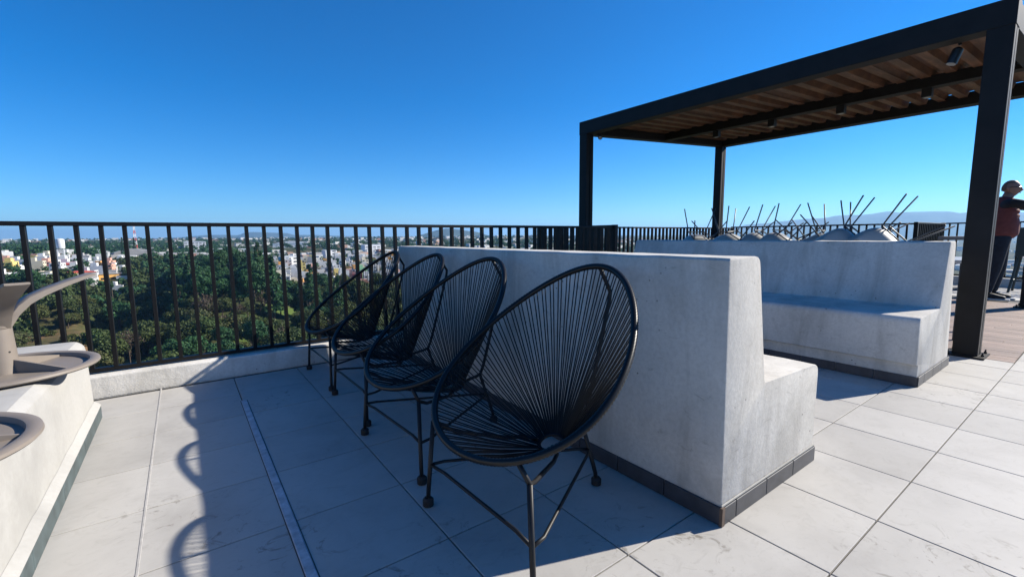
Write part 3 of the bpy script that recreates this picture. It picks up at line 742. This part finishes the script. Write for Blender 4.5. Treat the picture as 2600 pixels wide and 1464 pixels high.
l.new(c, b.inputs['Base Color']); b.inputs['Roughness'].default_value = 1; b.inputs['Specular IOR Level'].default_value = .1
M['ground'] = m
tag(put('ground', np_mesh('ground', V, F, M['ground'])), kind='structure')

# hills and mountains
M['hill'] = simple('wooded_hill', (.045, .058, .030), 1, 0, .5, .004, 0, .1)
def ridge(name, prof, r0, depth, seed, amp=.12):
    """prof: list of (azimuth deg, height above camera level as a fraction of distance); a real ridge r0 away, sloping down both ways"""
    pa = np.array([q[0] for q in prof]); ph_ = np.array([q[1] for q in prof])
    a = np.linspace(pa[0], pa[-1], 160); hh = np.interp(a, pa, ph_)*r0
    t = np.linspace(-1, 1, 28); AA, TT = np.meshgrid(a, t, indexing='ij'); rad = r0+TT*depth
    base = -70.0
    shape = np.clip(1-np.abs(TT)**1.3, 0, 1)
    nz = (fbm(AA*r0/900*.0175*1.0, rad/900, 5, seed)-.45)*2
    nz2 = (fbm(AA*r0/300*.0175, rad/2500, 4, seed+5)-.45)*2
    top = np.interp(AA, a, hh)
    Z = base + (top-base)*shape*(1+amp*nz*(np.abs(TT) > .01)+.05*nz2)
    X, Y = rad*np.sin(np.radians(AA)), rad*np.cos(np.radians(AA))
    V = np.stack([X, Y, Z], -1).reshape(-1, 3); NA, NT = AA.shape
    i = np.arange(NA*NT).reshape(NA, NT)
    F = np.stack([i[:-1, :-1], i[:-1, 1:], i[1:, 1:], i[1:, :-1]], -1).reshape(-1, 4)
    tag(put(name, np_mesh(name, V, F, M['hill'])), kind='structure')
def azpx(px): return math.degrees(yaw)+math.degrees(math.atan((px-1300)/1141.4))
def el(px, py):
    """slope above camera level of a point seen at px, py in the photograph"""
    d = fw + cr*((px-1300)/1141.4) + cd*((py-732)/1141.4); return d.z/math.hypot(d.x, d.y)
def prof(pts): return [(azpx(x), el(x, y)) for x, y in pts]
ridge('hill', prof([(1040, 606), (1052, 602), (1068, 597), (1090, 590), (1115, 583), (1135, 580), (1150, 580.5), (1180, 585), (1215, 588), (1235, 594), (1262, 603), (1280, 607)]), 5200, 700, 11)
ridge('hill', prof([(985, 610), (1000, 605), (1018, 600.5), (1034, 602), (1052, 607)]), 4600, 350, 12)
ridge('hill', prof([(1262, 608), (1280, 604), (1300, 601), (1318, 599.5), (1345, 601), (1380, 604), (1420, 606)]), 3800, 350, 13)
ridge('mountain', prof([(-200, 612), (100, 608), (380, 606), (470, 602), (530, 597.5), (580, 596), (612, 597.5), (625, 592), (648, 589.5), (690, 590.5), (735, 592), (752, 597), (800, 596.5), (850, 598), (930, 599), (1000, 601), (1100, 604)]), 9000, 1600, 14)
ridge('mountain', prof([(1840, 586), (1890, 572), (1940, 567), (2000, 562), (2035, 557.7), (2090, 554), (2112, 549.8), (2168, 547), (2245, 538.4), (2271, 542), (2346, 536.7), (2398, 535.8), (2426, 541), (2450, 538.4), (2520, 536), (2600, 540), (2900, 535), (3600, 540)]), 9600, 2200, 15)

# ---- trees
def leaf_mat(name, cols, trans=.25):
    m, n, l, b = mat_new(name); oi = n.new('ShaderNodeObjectInfo'); p = wcoord(n)
    c = ramp(n, l, oi.outputs['Random'], [(i/(len(cols)-1), q) for i, q in enumerate(cols)])
    c = mixc(n, l, ramp(n, l, noise(n, l, .45, 3, .6, p), [(.35, (0, 0, 0)), (.68, (1, 1, 1))]), c, tuple(min(1, 1.35*x) for x in cols[1]))
    g = n.new('ShaderNodeNewGeometry')
    hs = n.new('ShaderNodeHueSaturation'); l.new(c, hs.inputs['Color'])
    mr = n.new('ShaderNodeMapRange'); mr.inputs['To Min'].default_value = .68; mr.inputs['To Max'].default_value = 1.2
    l.new(g.outputs['Random Per Island'], mr.inputs['Value']); l.new(mr.outputs[0], hs.inputs['Value'])
    l.new(hs.outputs[0], b.inputs['Base Color']); b.inputs['Roughness'].default_value = .6; b.inputs['Specular IOR Level'].default_value = .2
    tr = n.new('ShaderNodeBsdfTranslucent'); l.new(hs.outputs[0], tr.inputs['Color'])
    mx = n.new('ShaderNodeMixShader'); mx.inputs[0].default_value = trans; l.new(b.outputs[0], mx.inputs[1]); l.new(tr.outputs[0], mx.inputs[2])
    l.new(mx.outputs[0], n['Material Output'].inputs['Surface']); return m
M['leaf'] = leaf_mat('broad_leaves', [(.040, .060, .020), (.060, .080, .024), (.044, .080, .026), (.096, .095, .026), (.066, .062, .034), (.046, .086, .024), (.078, .092, .032)])
M['leaf_dark'] = leaf_mat('deep_green_leaves', [(.014, .046, .020), (.030, .085, .030), (.050, .090, .026), (.020, .060, .028), (.036, .075, .030)])
M['leaf_yellow'] = leaf_mat('yellow_blossom', [(.26, .20, .02), (.22, .19, .03)])
M['leaf_brown'] = leaf_mat('dry_twigs', [(.070, .052, .036), (.085, .062, .046)])
M['bark'] = simple('bark', (.085, .065, .048), .9, 0, .3, 2)
def cards(pos, nrm, size, rg):
    """one small irregular leaf clump face per position"""
    N = len(pos); t = rg.normal(size=(N, 3)); t -= nrm*(t*nrm).sum(1, keepdims=True); t /= np.linalg.norm(t, axis=1, keepdims=True)+1e-9
    b_ = np.cross(nrm, t); s = size[:, None]
    k = rg.uniform(.65, 1.25, (4, N, 1))
    v = np.stack([pos+(t*s*k[0]), pos+b_*s*k[1]*.8, pos-t*s*k[2], pos-b_*s*k[3]*.8], 1)
    return v.reshape(-1, 3), np.arange(N*4).reshape(N, 4)
def crown_broad(rg, R_=4.0, H=5.5, base=3.0, blobs=16, per=70, leaf=.42, flat=.75):
    P_ = []; Nn = []
    for k in range(blobs):
        d = rg.normal(size=3); d[2] = abs(d[2])*.9-.25; d /= np.linalg.norm(d); rad = rg.uniform(.35, .78)
        c = np.array([d[0]*R_*rad, d[1]*R_*rad, base+H*.42+d[2]*H*.5*rad*1.1]); br = R_*rg.uniform(.28, .46)
        q = rg.normal(size=(per, 3)); q[:, 2] += .35; q /= np.linalg.norm(q, axis=1, keepdims=True)
        P_.append(c+q*br*np.array([1, 1, flat])*rg.uniform(.75, 1.08, (per, 1))); Nn.append(q+rg.normal(size=(per, 3))*.55)
    P_ = np.concatenate(P_); Nn = np.concatenate(Nn); Nn /= np.linalg.norm(Nn, axis=1, keepdims=True)
    return cards(P_, Nn, rg.uniform(.7, 1.3, len(P_))*leaf, rg)
def crown_pine(rg, R_=3.2, H=11.0, base=3.0, tiers=9, leaf=.42):
    P_ = []; Nn = []
    for k in range(tiers):
        f = k/(tiers-1); z = base+H*f; rad = R_*(1-.8*f)**.9*rg.uniform(.8, 1.15)
        for s in range(int(7-3*f)):
            a = rg.uniform(0, 6.283); m_ = 34
            u = rg.uniform(.15, 1, m_)**.7; aa = a+rg.normal(0, .28, m_)
            P_.append(np.stack([np.cos(aa)*u*rad, np.sin(aa)*u*rad, z+rg.normal(0, .32, m_)-.18*u*rad], 1))
            q = rg.normal(size=(m_, 3))*.55; q[:, 2] += 1; q[:, 0] += np.cos(aa)*.5; q[:, 1] += np.sin(aa)*.5; Nn.append(q)
    P_ = np.concatenate(P_); Nn = np.concatenate(Nn); Nn /= np.linalg.norm(Nn, axis=1, keepdims=True)
    return cards(P_, Nn, rg.uniform(.7, 1.3, len(P_))*leaf, rg)
def trunk_mesh(rg, h, r, limbs=6, spread=2.2, top=None):
    mb = MB(); lean = rg.normal(0, .25, 2)
    mb.tube([(0, 0, -1.2), (lean[0]*.3, lean[1]*.3, h*.4), (lean[0], lean[1], h)], [r*1.25, r*.85, r*.45], 7)
    for k in range(limbs):
        a = k*6.283/limbs+rg.uniform(-.4, .4); z = h*rg.uniform(.45, .85)
        mb.tube([(lean[0]*z/h, lean[1]*z/h, z), (spread*.5*math.cos(a), spread*.5*math.sin(a), z+h*.22), (spread*math.cos(a), spread*math.sin(a), z+h*.42)], [r*.45, r*.28, r*.1], 5)
    return mb.mesh('trunk', M['bark'], 0)
KINDS = {}
for k in range(4):
    rg = np.random.default_rng(100+k)
    KINDS['broad%d' % k] = (np_mesh('crown', *crown_broad(rg, rg.uniform(3.6, 4.6), rg.uniform(4.8, 6.2), rg.uniform(2.2, 3.2), 28, 150, .24), M['leaf'], False), trunk_mesh(rg, 4.6, .24))
for k in range(3):
    rg = np.random.default_rng(200+k)
    KINDS['dark%d' % k] = (np_mesh('crown', *crown_broad(rg, rg.uniform(3.4, 4.2), rg.uniform(7.0, 9.0), rg.uniform(3.0, 4.0), 30, 150, .24, .62), M['leaf_dark'], False), trunk_mesh(rg, 7.0, .28))
for k in range(2):
    rg = np.random.default_rng(300+k)
    KINDS['pine%d' % k] = (np_mesh('crown', *crown_pine(rg), M['leaf_dark'], False), trunk_mesh(rg, 12.5, .26, 3, 1.2))
rg = np.random.default_rng(400); KINDS['yellow'] = (np_mesh('crown', *crown_broad(rg, 3.2, 4.2, 1.8, 14, 80, .34), M['leaf_yellow'], False), trunk_mesh(rg, 3.6, .2))
rg = np.random.default_rng(410)
def bare_mesh(rg):
    mb = MB()
    def grow(p, d, L, r, dep):
        q = p+d*L
        mb.tube([p, p.lerp(q, .5)+Vector(rg.normal(0, .05*L, 3)), q], [r, r*.8, r*.6], 4, False, False)
        if dep == 0: return
        for k in range(3 if dep > 1 else 4):
            e = (d+Vector(rg.normal(0, .55, 3))+Vector((0, 0, .15))).normalized(); grow(p.lerp(q, rg.uniform(.55, 1)), e, L*rg.uniform(.6, .8), r*.55, dep-1)
    grow(Vector((0, 0, -1)), Vector((0, 0, 1)), 4.2, .2, 4); return mb.mesh('trunk', M['leaf_brown'], 0)
KINDS['bare'] = (np_mesh('crown', *crown_broad(rg, 3.6, 4.5, 3.2, 14, 26, .20), M['leaf_brown'], False), bare_mesh(rg))
rg = np.random.default_rng(420); KINDS['bush'] = (np_mesh('crown', *crown_broad(rg, 2.6, 2.6, -.4, 14, 70, .30, .9), M['leaf'], False), trunk_mesh(rg, 1.6, .12, 5, 1.2))
def where(a, r_):
    sec = ['by the brown slope at the left', 'just right of the brown slope', 'round the yellow tree', 'left of the grassy clearing', 'right of the grassy clearing', 'behind the farthest chair'][int(np.searchsorted([-6, -1, 4, 9, 14], a))]
    return ('front edge' if r_ < 215 else ('middle' if r_ < 290 else 'back')) + ' of the wood ' + sec
WHAT = {'broad': 'olive round tree', 'dark': 'deep green leafy tree', 'pine': 'dark conifer', 'bare': 'leafless grey-brown tree', 'bush': 'low green bush'}
def tree(kind, x, y, s, label, group, sz=None):
    z = float(ground(x, y)); root = empty('tree', (x, y, z), random.uniform(0, 6.28)); tag(root, label, 'tree', group)
    root.scale = (s, s, sz or s*random.uniform(.85, 1.35)); cr_, tk = KINDS[kind]
    put('crown', cr_, root); put('trunk', tk, root); return root
LAB = {'broad': 'olive green round-crowned tree in the wooded ravine below the railing', 'dark': 'deep green tall leafy tree in the wooded ravine below the railing',
       'pine': 'dark conifer standing among the trees of the ravine', 'bare': 'leafless grey-brown tree in the ravine below the railing', 'bush': 'low green bush on the ravine slope', 'yellow': 'yellow flowering tree in the middle of the ravine wood'}
# candidate spots over the ravine sector, jittered grid
cand = []
for r_ in np.arange(150, 600, 7.4):
    da = 7.4/r_*57.3
    for a in np.arange(-17, 33, da):
        rj, aj = r_+rng.uniform(-2, 2), a+rng.uniform(-.35, .35)*da
        if 24 < aj and r_ < 330: continue
        cand.append((aj, rj))
def town(a, r_):        # where the houses stand instead of the wood
    if a < -4.6: return r_ > 352
    if a < 8.0: return r_ > 540
    return r_ > 318+10*math.sin(a)
def clear(a, r_):
    x, y = polar(a, r_)
    for q in browns:
        cx, cy_ = polar(q[0], q[1])
        if math.hypot(x-cx, y-cy_) < q[2]*.95: return True
    for q in greens:
        cx, cy_ = polar(q[0], q[1])
        if math.hypot(x-cx, y-cy_) < q[2]*1.0: return True
    return False
near, far_stuff = [], []
for a, r_ in cand:
    if town(a, r_) or clear(a, r_): continue
    open_left = a < -5.5 and r_ < 300
    if open_left and random.random() < .28: continue
    if r_ < 185 and random.random() < .35: continue
    x, y = polar(a, r_)
    u = random.random(); f = float(fbm(np.array(x/45), np.array(y/45), 3, 21))
    if open_left: kind = 'bush' if u < .55 else 'broad'
    elif a > -1.5 and r_ > 235 and a < 12: kind = 'dark' if u < .72 else ('pine' if u < .80 else 'broad')
    else: kind = 'broad' if (f < .5 and u < .85) or u < .35 else ('dark' if u < .8 else ('pine' if u < .84 else ('bare' if u < .92 else 'bush')))
    near.append((r_ - (40 if kind in ('dark', 'pine') else 0) + random.uniform(0, 130), a, r_, kind))
near.sort()
cnt = {'broad': 4, 'dark': 3, 'pine': 2}
SP = [('yellow', -1.6, 268, 1.35), ('bare', 6.6, 236, 1.15), ('bare', 4.4, 226, 1.0)]
for kind, a, r_, s in SP[:1]: tree('yellow', *polar(a, r_), s, LAB['yellow'], None)
for kind, a, r_, s in SP[1:]: tree('bare', *polar(a, r_), s, LAB['bare'], 'leafless trees in the ravine')
NT = 0
for key, a, r_, kind in near:
    x, y = polar(a, r_); s = random.uniform(.85, 1.6)*(.8 if kind == 'bush' else 1)
    if NT < 290:
        kk = kind+str(random.randrange(cnt[kind])) if kind in cnt else kind
        tree(kk, x, y, s, ('small ' if s < 1.05 else ('mid-sized ' if s < 1.3 else 'large '))+WHAT[kind]+', '+where(a, r_), {'broad': 'olive trees of the ravine wood', 'dark': 'deep green trees of the ravine wood', 'pine': 'conifers of the ravine wood', 'bare': 'leafless trees in the ravine', 'bush': 'bushes on the ravine slope'}[kind]); NT += 1
    else: far_stuff.append((x, y, s, kind))
# the rest of the wood, and the trees between the houses: one mass each
def mass(name, items, label, mat, seed, per=16):
    rg = np.random.default_rng(seed); Vs = []; Fs = []; off = 0
    protos = [crown_broad(rg, 4.0, 6.0, 1.5, 12, per, .62, .75) for _ in range(4)]
    for x, y, s, *_ in items:
        v, f = protos[rg.integers(4)]; a = rg.uniform(0, 6.28); c, sn = math.cos(a), math.sin(a)
        w = v*np.array([s, s, s*rg.uniform(.8, 1.2)]); w = np.stack([w[:, 0]*c-w[:, 1]*sn, w[:, 0]*sn+w[:, 1]*c, w[:, 2]], 1)
        Vs.append(w+np.array([x, y, float(ground(x, y))])); Fs.append(f+off); off += len(v)
    tag(put(name, np_mesh(name, np.concatenate(Vs), np.concatenate(Fs), mat, False)), label, 'trees', kind='stuff')
print('STUFF', len(far_stuff), len(city_trees) if 'city_trees' in globals() else 0)
mass('woodland', [q for q in far_stuff if q[3] in ('dark', 'pine')], 'deep green mass of the wood filling the ravine', M['leaf_dark'], 1, 40)
mass('woodland', [q for q in far_stuff if q[3] not in ('dark', 'pine')], 'olive green mass of the wood filling the ravine', M['leaf'], 2, 40)
city_trees = [(*polar(a, r_), random.uniform(1.0, 1.7), 'b') for a, r_ in zip(rng.uniform(-22, 4, 700), rng.uniform(560, 1300, 700))]
for k in range(4200):
    a = random.uniform(-22, 52); r_ = 340*math.exp(random.uniform(0, 2.55))
    if not town(a, r_) : continue
    x, y = polar(a, r_)
    if float(fbm(np.array(x/120), np.array(y/120), 3, 33)) < .40 and random.random() < .8: continue
    city_trees.append((x, y, random.uniform(.55, 1.15)*(1 if r_ < 700 else 1.45), 'b'))
mass('town_trees', city_trees, 'dark green trees scattered between the houses of the far town', M['leaf_dark'], 3, 14)
# ---- landmark trees
tree('broad1', *polar(-9.0, 356), 1.0, 'dome-shaped bright green tree before the houses at the left', None)
for a, r_, lab in ((-4.6, 620, 'left of two slim conifers on the skyline'), (-3.7, 640, 'right of two slim conifers on the skyline')):
    o = tree('pine0', *polar(a, r_), 1.25, lab, 'slim conifers on the skyline'); o.scale = (.8, .8, 1.7)

# ---- houses of the town
def house_mat(name, use_obj):
    m, n, l, b = mat_new(name); p = wcoord(n)
    if use_obj: src = n.new('ShaderNodeObjectInfo').outputs['Color']
    else:
        src = ramp(n, l, n.new('ShaderNodeNewGeometry').outputs['Random Per Island'], [(0, (.62, .62, .60)), (.28, (.50, .50, .49)), (.45, (.66, .65, .62)), (.60, (.34, .32, .30)), (.70, (.45, .28, .20)), (.78, (.55, .54, .52)), (.88, (.30, .16, .12)), (1, (.68, .67, .66))])
        src.node.color_ramp.interpolation = 'CONSTANT'
    c = mixc(n, l, ramp(n, l, noise(n, l, .6, 5, .7, p), [(.35, (.2,)*3), (.6, (0, 0, 0))]), src, (.20, .18, .16))
    l.new(c, b.inputs['Base Color']); b.inputs['Roughness'].default_value = .85; return m
M['house'] = house_mat('painted_wall', True); M['far_house'] = house_mat('far_walls', False)
M['roofc'] = simple('flat_roof', (.46, .45, .43), .9, 0, .35, .3)
M['glass'] = simple('dark_window', (.02, .025, .03), .15)
M['tank'] = simple('black_tank', (.02, .02, .02), .5)
M['tin'] = simple('white_tin', (.60, .61, .62), .5, 0, .15, .2)
win_me = MB().box(-.55, .55, -.06, .06, -.5, .5).mesh('window', M['glass'])
win_me2 = MB().box(-.06, .06, -.55, .55, -.5, .5).mesh('window', M['glass'])
HP = []
for k in range(6):
    w, d, h = [(5, 8, 3.2), (6, 9, 5.8), (7, 8, 6.0), (5.5, 7, 8.4), (8, 10, 3.6), (6, 7, 5.6)][k]
    wall = MB().box(-w/2, w/2, -d/2, d/2, -6, h-.55)
    t = .18
    wall.box(-w/2, w/2, -d/2, -d/2+t, h-.549, h); wall.box(-w/2, w/2, d/2-t, d/2, h-.549, h); wall.box(-w/2, -w/2+t, -d/2+t, d/2-t, h-.549, h); wall.box(w/2-t, w/2, -d/2+t, d/2-t, h-.549, h)
    if k in (1, 3, 5): wall.box(-w/2+.3, w*.1, 0, d/2-.3, h-.549, h+2.1)
    HP.append((w, d, h, wall.mesh('wall', M['house']), MB().box(-w/2+t+.01, w/2-t-.01, -d/2+t+.01, d/2-t-.01, h-.548, h-.50).mesh('roof', M['roofc']),
               MB().lathe([(.55, h-.5), (.55, h+.6), (.3, h+.85), (.12, h+.9)], 10, (w*.28, -d*.2, 0)).mesh('water_tank', M['tank'], 40)))
COL = {'white': ((.64, .64, .63), .60), 'cream': ((.62, .56, .42), .10), 'grey': ((.38, .37, .36), .12), 'salmon': ((.62, .33, .24), .07), 'orange': ((.66, .33, .08), .04), 'red': ((.42, .09, .07), .04), 'green': ((.25, .50, .26), .015), 'yellow': ((.66, .52, .16), .015)}
def house(x, y, k, rz, cname, detail, group, label):
    z = float(ground(x, y)); w, d, h, wm, rm, tm = HP[k]
    root = empty('house', (x, y, z), rz); tag(root, label, 'house', group)
    c = COL[cname][0]; v = random.uniform(.85, 1.1); o = put('wall', wm, root); o.color = (min(1, c[0]*v), min(1, c[1]*v), min(1, c[2]*v), 1)
    put('roof', rm, root)
    if detail:
        if random.random() < .6: put('water_tank', tm, root)
        fl_ = max(1, int(h//2.8))
        for f_ in range(fl_):
            for q in (-.27, .27):
                put('window', win_me, root, (q*w, -d/2, 1.6+f_*2.75))
                if random.random() < .6: put('window', win_me2, root, (w/2, q*d, 1.6+f_*2.75)); 
    return root
names = list(COL); wts = [COL[q][1] for q in names]
hs = []
for r_ in np.arange(322, 640, 10.5):
    da = 9.5/r_*57.3
    for a in np.arange(-17, 26, da):
        aj, rj = a+random.uniform(-.2, .2)*da, r_+random.uniform(-2.5, 2.5)
        if not town(aj, rj-8) or (random.random() < (.18 if aj > 8 and r_ < 470 else .5)): continue
        if -4.6 < aj < 8 and r_ < 560: continue
        hs.append((rj, aj))
hs.sort(); NH = 0; placed = []
for rj, aj in hs[:270]:
    x, y = polar(aj, rj); cn = random.choices(names, wts)[0]
    zone = 'left' if aj < -4 else 'right'
    k = random.randrange(6)
    st_ = ['one-storey', 'two-storey', 'two-storey wide', 'three-storey', 'broad one-storey', 'two-storey narrow'][k]
    row = 'front row' if rj < (400 if zone == 'left' else 360) else ('second rows' if rj < 430 else ('middle rows' if rj < 500 else 'back rows'))
    plc = ('at the left edge' if aj < -11 else 'below the water tower' if aj < -7 else 'right of the water tower') if zone == 'left' else ('above the wood' if aj < 8 else 'above the clearing' if aj < 13 else 'behind the farthest chair' if aj < 19 else 'left of the bench top')
    house(x, y, k, random.choice((0, .1, -.12, 1.57, 1.66))+R(-12), cn, rj < 470, 'houses of the town across the ravine', f'{cn} {st_} house, {row} of the town, {plc}')
    placed.append((x, y)); NH += 1
# far town: everything beyond as one mass
Vs = []; Fs = []; off = 0
unit = np.array([(-.5,-.5,0),(.5,-.5,0),(.5,.5,0),(-.5,.5,0),(-.5,-.5,1),(.5,-.5,1),(.5,.5,1),(-.5,.5,1)], float); uf = np.array([(4,5,6,7),(0,1,5,4),(1,2,6,5),(2,3,7,6),(3,0,4,7)])
rest = [polar(aj, rj) for rj, aj in hs[270:]]
for k in range(2300):
    a = random.uniform(-25, 100); r_ = 560*math.exp(random.uniform(0, 2.1)) if a < 60 else 900*math.exp(random.uniform(0, 1.6))
    x, y = polar(a, r_)
    if a < 55 and float(fbm(np.array(x/140), np.array(y/140), 3, 44)) < .42: continue
    rest.append((x, y))
for x, y in rest:
    s = random.uniform(.8, 1.3); r_ = math.hypot(x, y); q = 1 if r_ < 900 else (1.5 if r_ < 1800 else 2.3)
    w, d, h = random.uniform(5, 9)*s*q, random.uniform(6, 11)*s*q, random.choice((3.2, 3.4, 5.8, 6, 8.5))*(1 if q < 2 else 1.2)
    if random.random() < .04: w *= 3; d *= 2.5; h = 6
    a = random.choice((0, .2, 1.6))+random.uniform(-.1, .1); c, sn = math.cos(a), math.sin(a)
    v = unit*np.array([w, d, h+4]); v = np.stack([v[:, 0]*c-v[:, 1]*sn, v[:, 0]*sn+v[:, 1]*c, v[:, 2]-4], 1)+np.array([x, y, float(ground(x, y))])
    Vs.append(v); Fs.append(uf+off); off += 8
tag(put('far_town', np_mesh('far_town', np.concatenate(Vs), np.concatenate(Fs), M['far_house'], False)), 'hazy far town of pale flat roofs below the mountains', 'town', kind='stuff')

# ---- landmarks of the town
def at(a, r_): x, y = polar(a, r_); return x, y, float(ground(x, y))
x, y, z = at(azpx(160), 480)
wt = empty('water_tower', (x, y, z)); tag(wt, 'white water tower on a lattice frame among the houses at the left', 'water tower')
put('tank', MB().lathe([(.5, 13.8), (2.4, 14.2), (2.5, 15), (2.5, 20.5), (2.2, 21.0), (.4, 21.5)], 20).mesh('tank', M['tin'], 40), wt)
for k in range(4):
    a = R(45)+k*math.pi/2; b_ = a+math.pi/2; c = lambda q, zz, s=1: (2.2*math.cos(q)*s, 2.2*math.sin(q)*s, zz)
    put('leg', MB().tube([c(a, -2, 1.25), c(a, 14)], .18, 6).mesh('leg', M['tin']), wt)
    for zz in (1, 5, 9):
        put('brace', MB().tube([c(a, zz, 1.18-zz*.012), c(b_, zz+4, 1.12-zz*.012)], .09, 5).mesh('brace', M['tin']), wt)
M['mast_red'] = simple('mast_red', (.55, .10, .06), .6); M['mast_white'] = simple('mast_white', (.7, .7, .7), .6)
x, y, z = at(azpx(350), 900)
rm = empty('radio_mast', (x, y, z)); tag(rm, 'red and white lattice radio mast above the grey hall at the left', 'mast')
for k in range(8):
    mb = MB(); z0_, z1_ = k*5.5, (k+1)*5.5; w0, w1 = 2.2-k*.22, 2.2-(k+1)*.22
    for sx_ in (-1, 1):
        for sy_ in (-1, 1): mb.tube([(sx_*w0, sy_*w0, z0_), (sx_*w1, sy_*w1, z1_-.01)], .28, 5)
    for sy_ in (-1, 1): mb.tube([(-w0, sy_*w0, z0_), (w1, sy_*w1, z1_)], .16, 5); mb.tube([(w0, sy_*w0, z0_), (-w1, sy_*w1, z1_)], .16, 5)
    put('mast_section', mb.mesh('mast_section', M['mast_red' if k % 2 else 'mast_white']), rm)
def hall(px, r_, w, d, h, rise, label, wallc, roofm, rz=0.0, cat='hall', windows=0, name='hall'):
    a = azpx(px); x, y, z = at(a, r_); root = empty(name, (x, y, z), -R(a)+rz); tag(root, label, cat)
    put('wall', MB().box(-w/2, w/2, -d/2, d/2, -5, h).mesh('wall', wallc), root)
    n_ = 10; pts = [(-w/2-.4+(w+.8)*i/n_, h+.02+rise*math.sin(math.pi*i/n_)) for i in range(n_+1)]
    pts = [(q[0], q[1]) for q in pts]+[(w/2+.4, h+.005), (-w/2-.4, h+.005)]
    put('roof', MB().extrude_xz(pts, -d/2-.4, d/2+.4).mesh('roof', roofm), root)
    wm = MB().box(-w/(windows*2.6+1), w/(windows*2.6+1), -.08, .08, -.6, .6).mesh('window', M['glass']) if windows else None
    for k in range(windows):
        for f_ in range(max(1, int(h//3))):
            put('window', wm, root, (-w/2+(k+.5)*w/windows, -d/2, 1.6+f_*3))
    return root
wl_grey = simple('grey_wall', (.36, .35, .34), .9, 0, .2, .3); wl_white = simple('white_wall', (.70, .70, .70), .8, 0, .1, .3); wl_brick = simple('orange_brick', (.50, .20, .10), .9, 0, .2, .5)
wl_green = simple('mint_wall', (.22, .50, .30), .8, 0, .1, .4); wl_or = simple('orange_wall', (.70, .38, .10), .8, 0, .1, .4)
rf_grey = simple('grey_sheet_roof', (.30, .295, .29), .8, 0, .25, .1); rf_red = simple('red_sheet_roof', (.45, .075, .05), .7, 0, .2, .2); rf_w = simple('white_sheet_roof', (.66, .67, .68), .6, 0, .1, .2)
hall(345, 640, 46, 30, 7, 6, 'grey barrel-roofed hall on the skyline below the radio mast', wl_grey, rf_grey)
hall(500, 800, 26, 16, 16, .6, 'white striped office block on the skyline left of the mountains', wl_white, rf_w, windows=6, cat='building', name='office_block')
hall(450, 640, 60, 22, 6, 1.5, 'long grey-roofed factory hall behind the wood', wl_grey, rf_grey)
hall(565, 760, 70, 24, 7, 1.5, 'long white-roofed factory hall below the mountains', wl_white, rf_w)
hall(592, 560, 26, 14, 8, .4, 'orange brick building with small windows above the wood', wl_brick, wl_brick, windows=6, cat='building', name='brick_building')
hall(745, 980, 66, 40, 7, 5, 'white shallow dome roofed hall on the skyline', wl_white, rf_w)
hall(735, 470, 14, 11, 9.5, .2, 'big white cubic house standing above the small houses', wl_white, rf_w, .5, 'house', 2, 'house')
hall(838, 560, 13, 11, 12, .2, 'tall white house with a turret behind the farthest chair', wl_white, rf_w, .4, 'house', 2, 'house')
hall(948, 640, 26, 16, 14, .2, 'white apartment block left of the bench top', wl_white, rf_w, .35, 'building', 5, 'apartment_block')
hall(200, 392, 15, 8, 4, 1.0, 'shed with a red tin roof among the left houses', wl_grey, rf_red, .1, 'shed', 0, 'shed')
hall(165, 440, 20, 9, 4, 1.0, 'long red tin roof behind the left houses', wl_white, rf_red, -.1, 'shed', 0, 'shed')
hall(152, 372, 7, 6, 4.5, .2, 'mint green house above the brown slope', wl_green, rf_grey, .05, 'house', 2, 'house')
hall(272, 400, 10, 7, 4.5, .8, 'orange house half hidden by the trees at the left', wl_or, rf_grey, .1, 'house', 2, 'house')
hall(220, 700, 40, 18, 6, 4, 'pale arched roof behind the trees right of the water tower', wl_white, rf_w, .1)
hall(30, 372, 26, 6, 3.0, .2, 'long pale garden wall house at the left edge of the town', wl_white, rf_w, .05, 'house', 3, 'house')

# ------------------------------------------------------------------ haze
hz = MB().box(-27000, 27000, -27000, 27000, -90, 350).mesh('haze')
m, n, l, b = mat_new('thin_air'); n.remove(b); pv = n.new('ShaderNodeVolumePrincipled')
pv.inputs['Color'].default_value = (.36, .64, 1.0, 1); pv.inputs['Density'].default_value = 0.92e-4; pv.inputs['Anisotropy'].default_value = 0.25
l.new(pv.outputs[0], n['Material Output'].inputs['Volume']); hz.materials.append(m)
tag(put('haze', hz), 'thin blue haze over the valley and mountains', 'haze', kind='stuff')
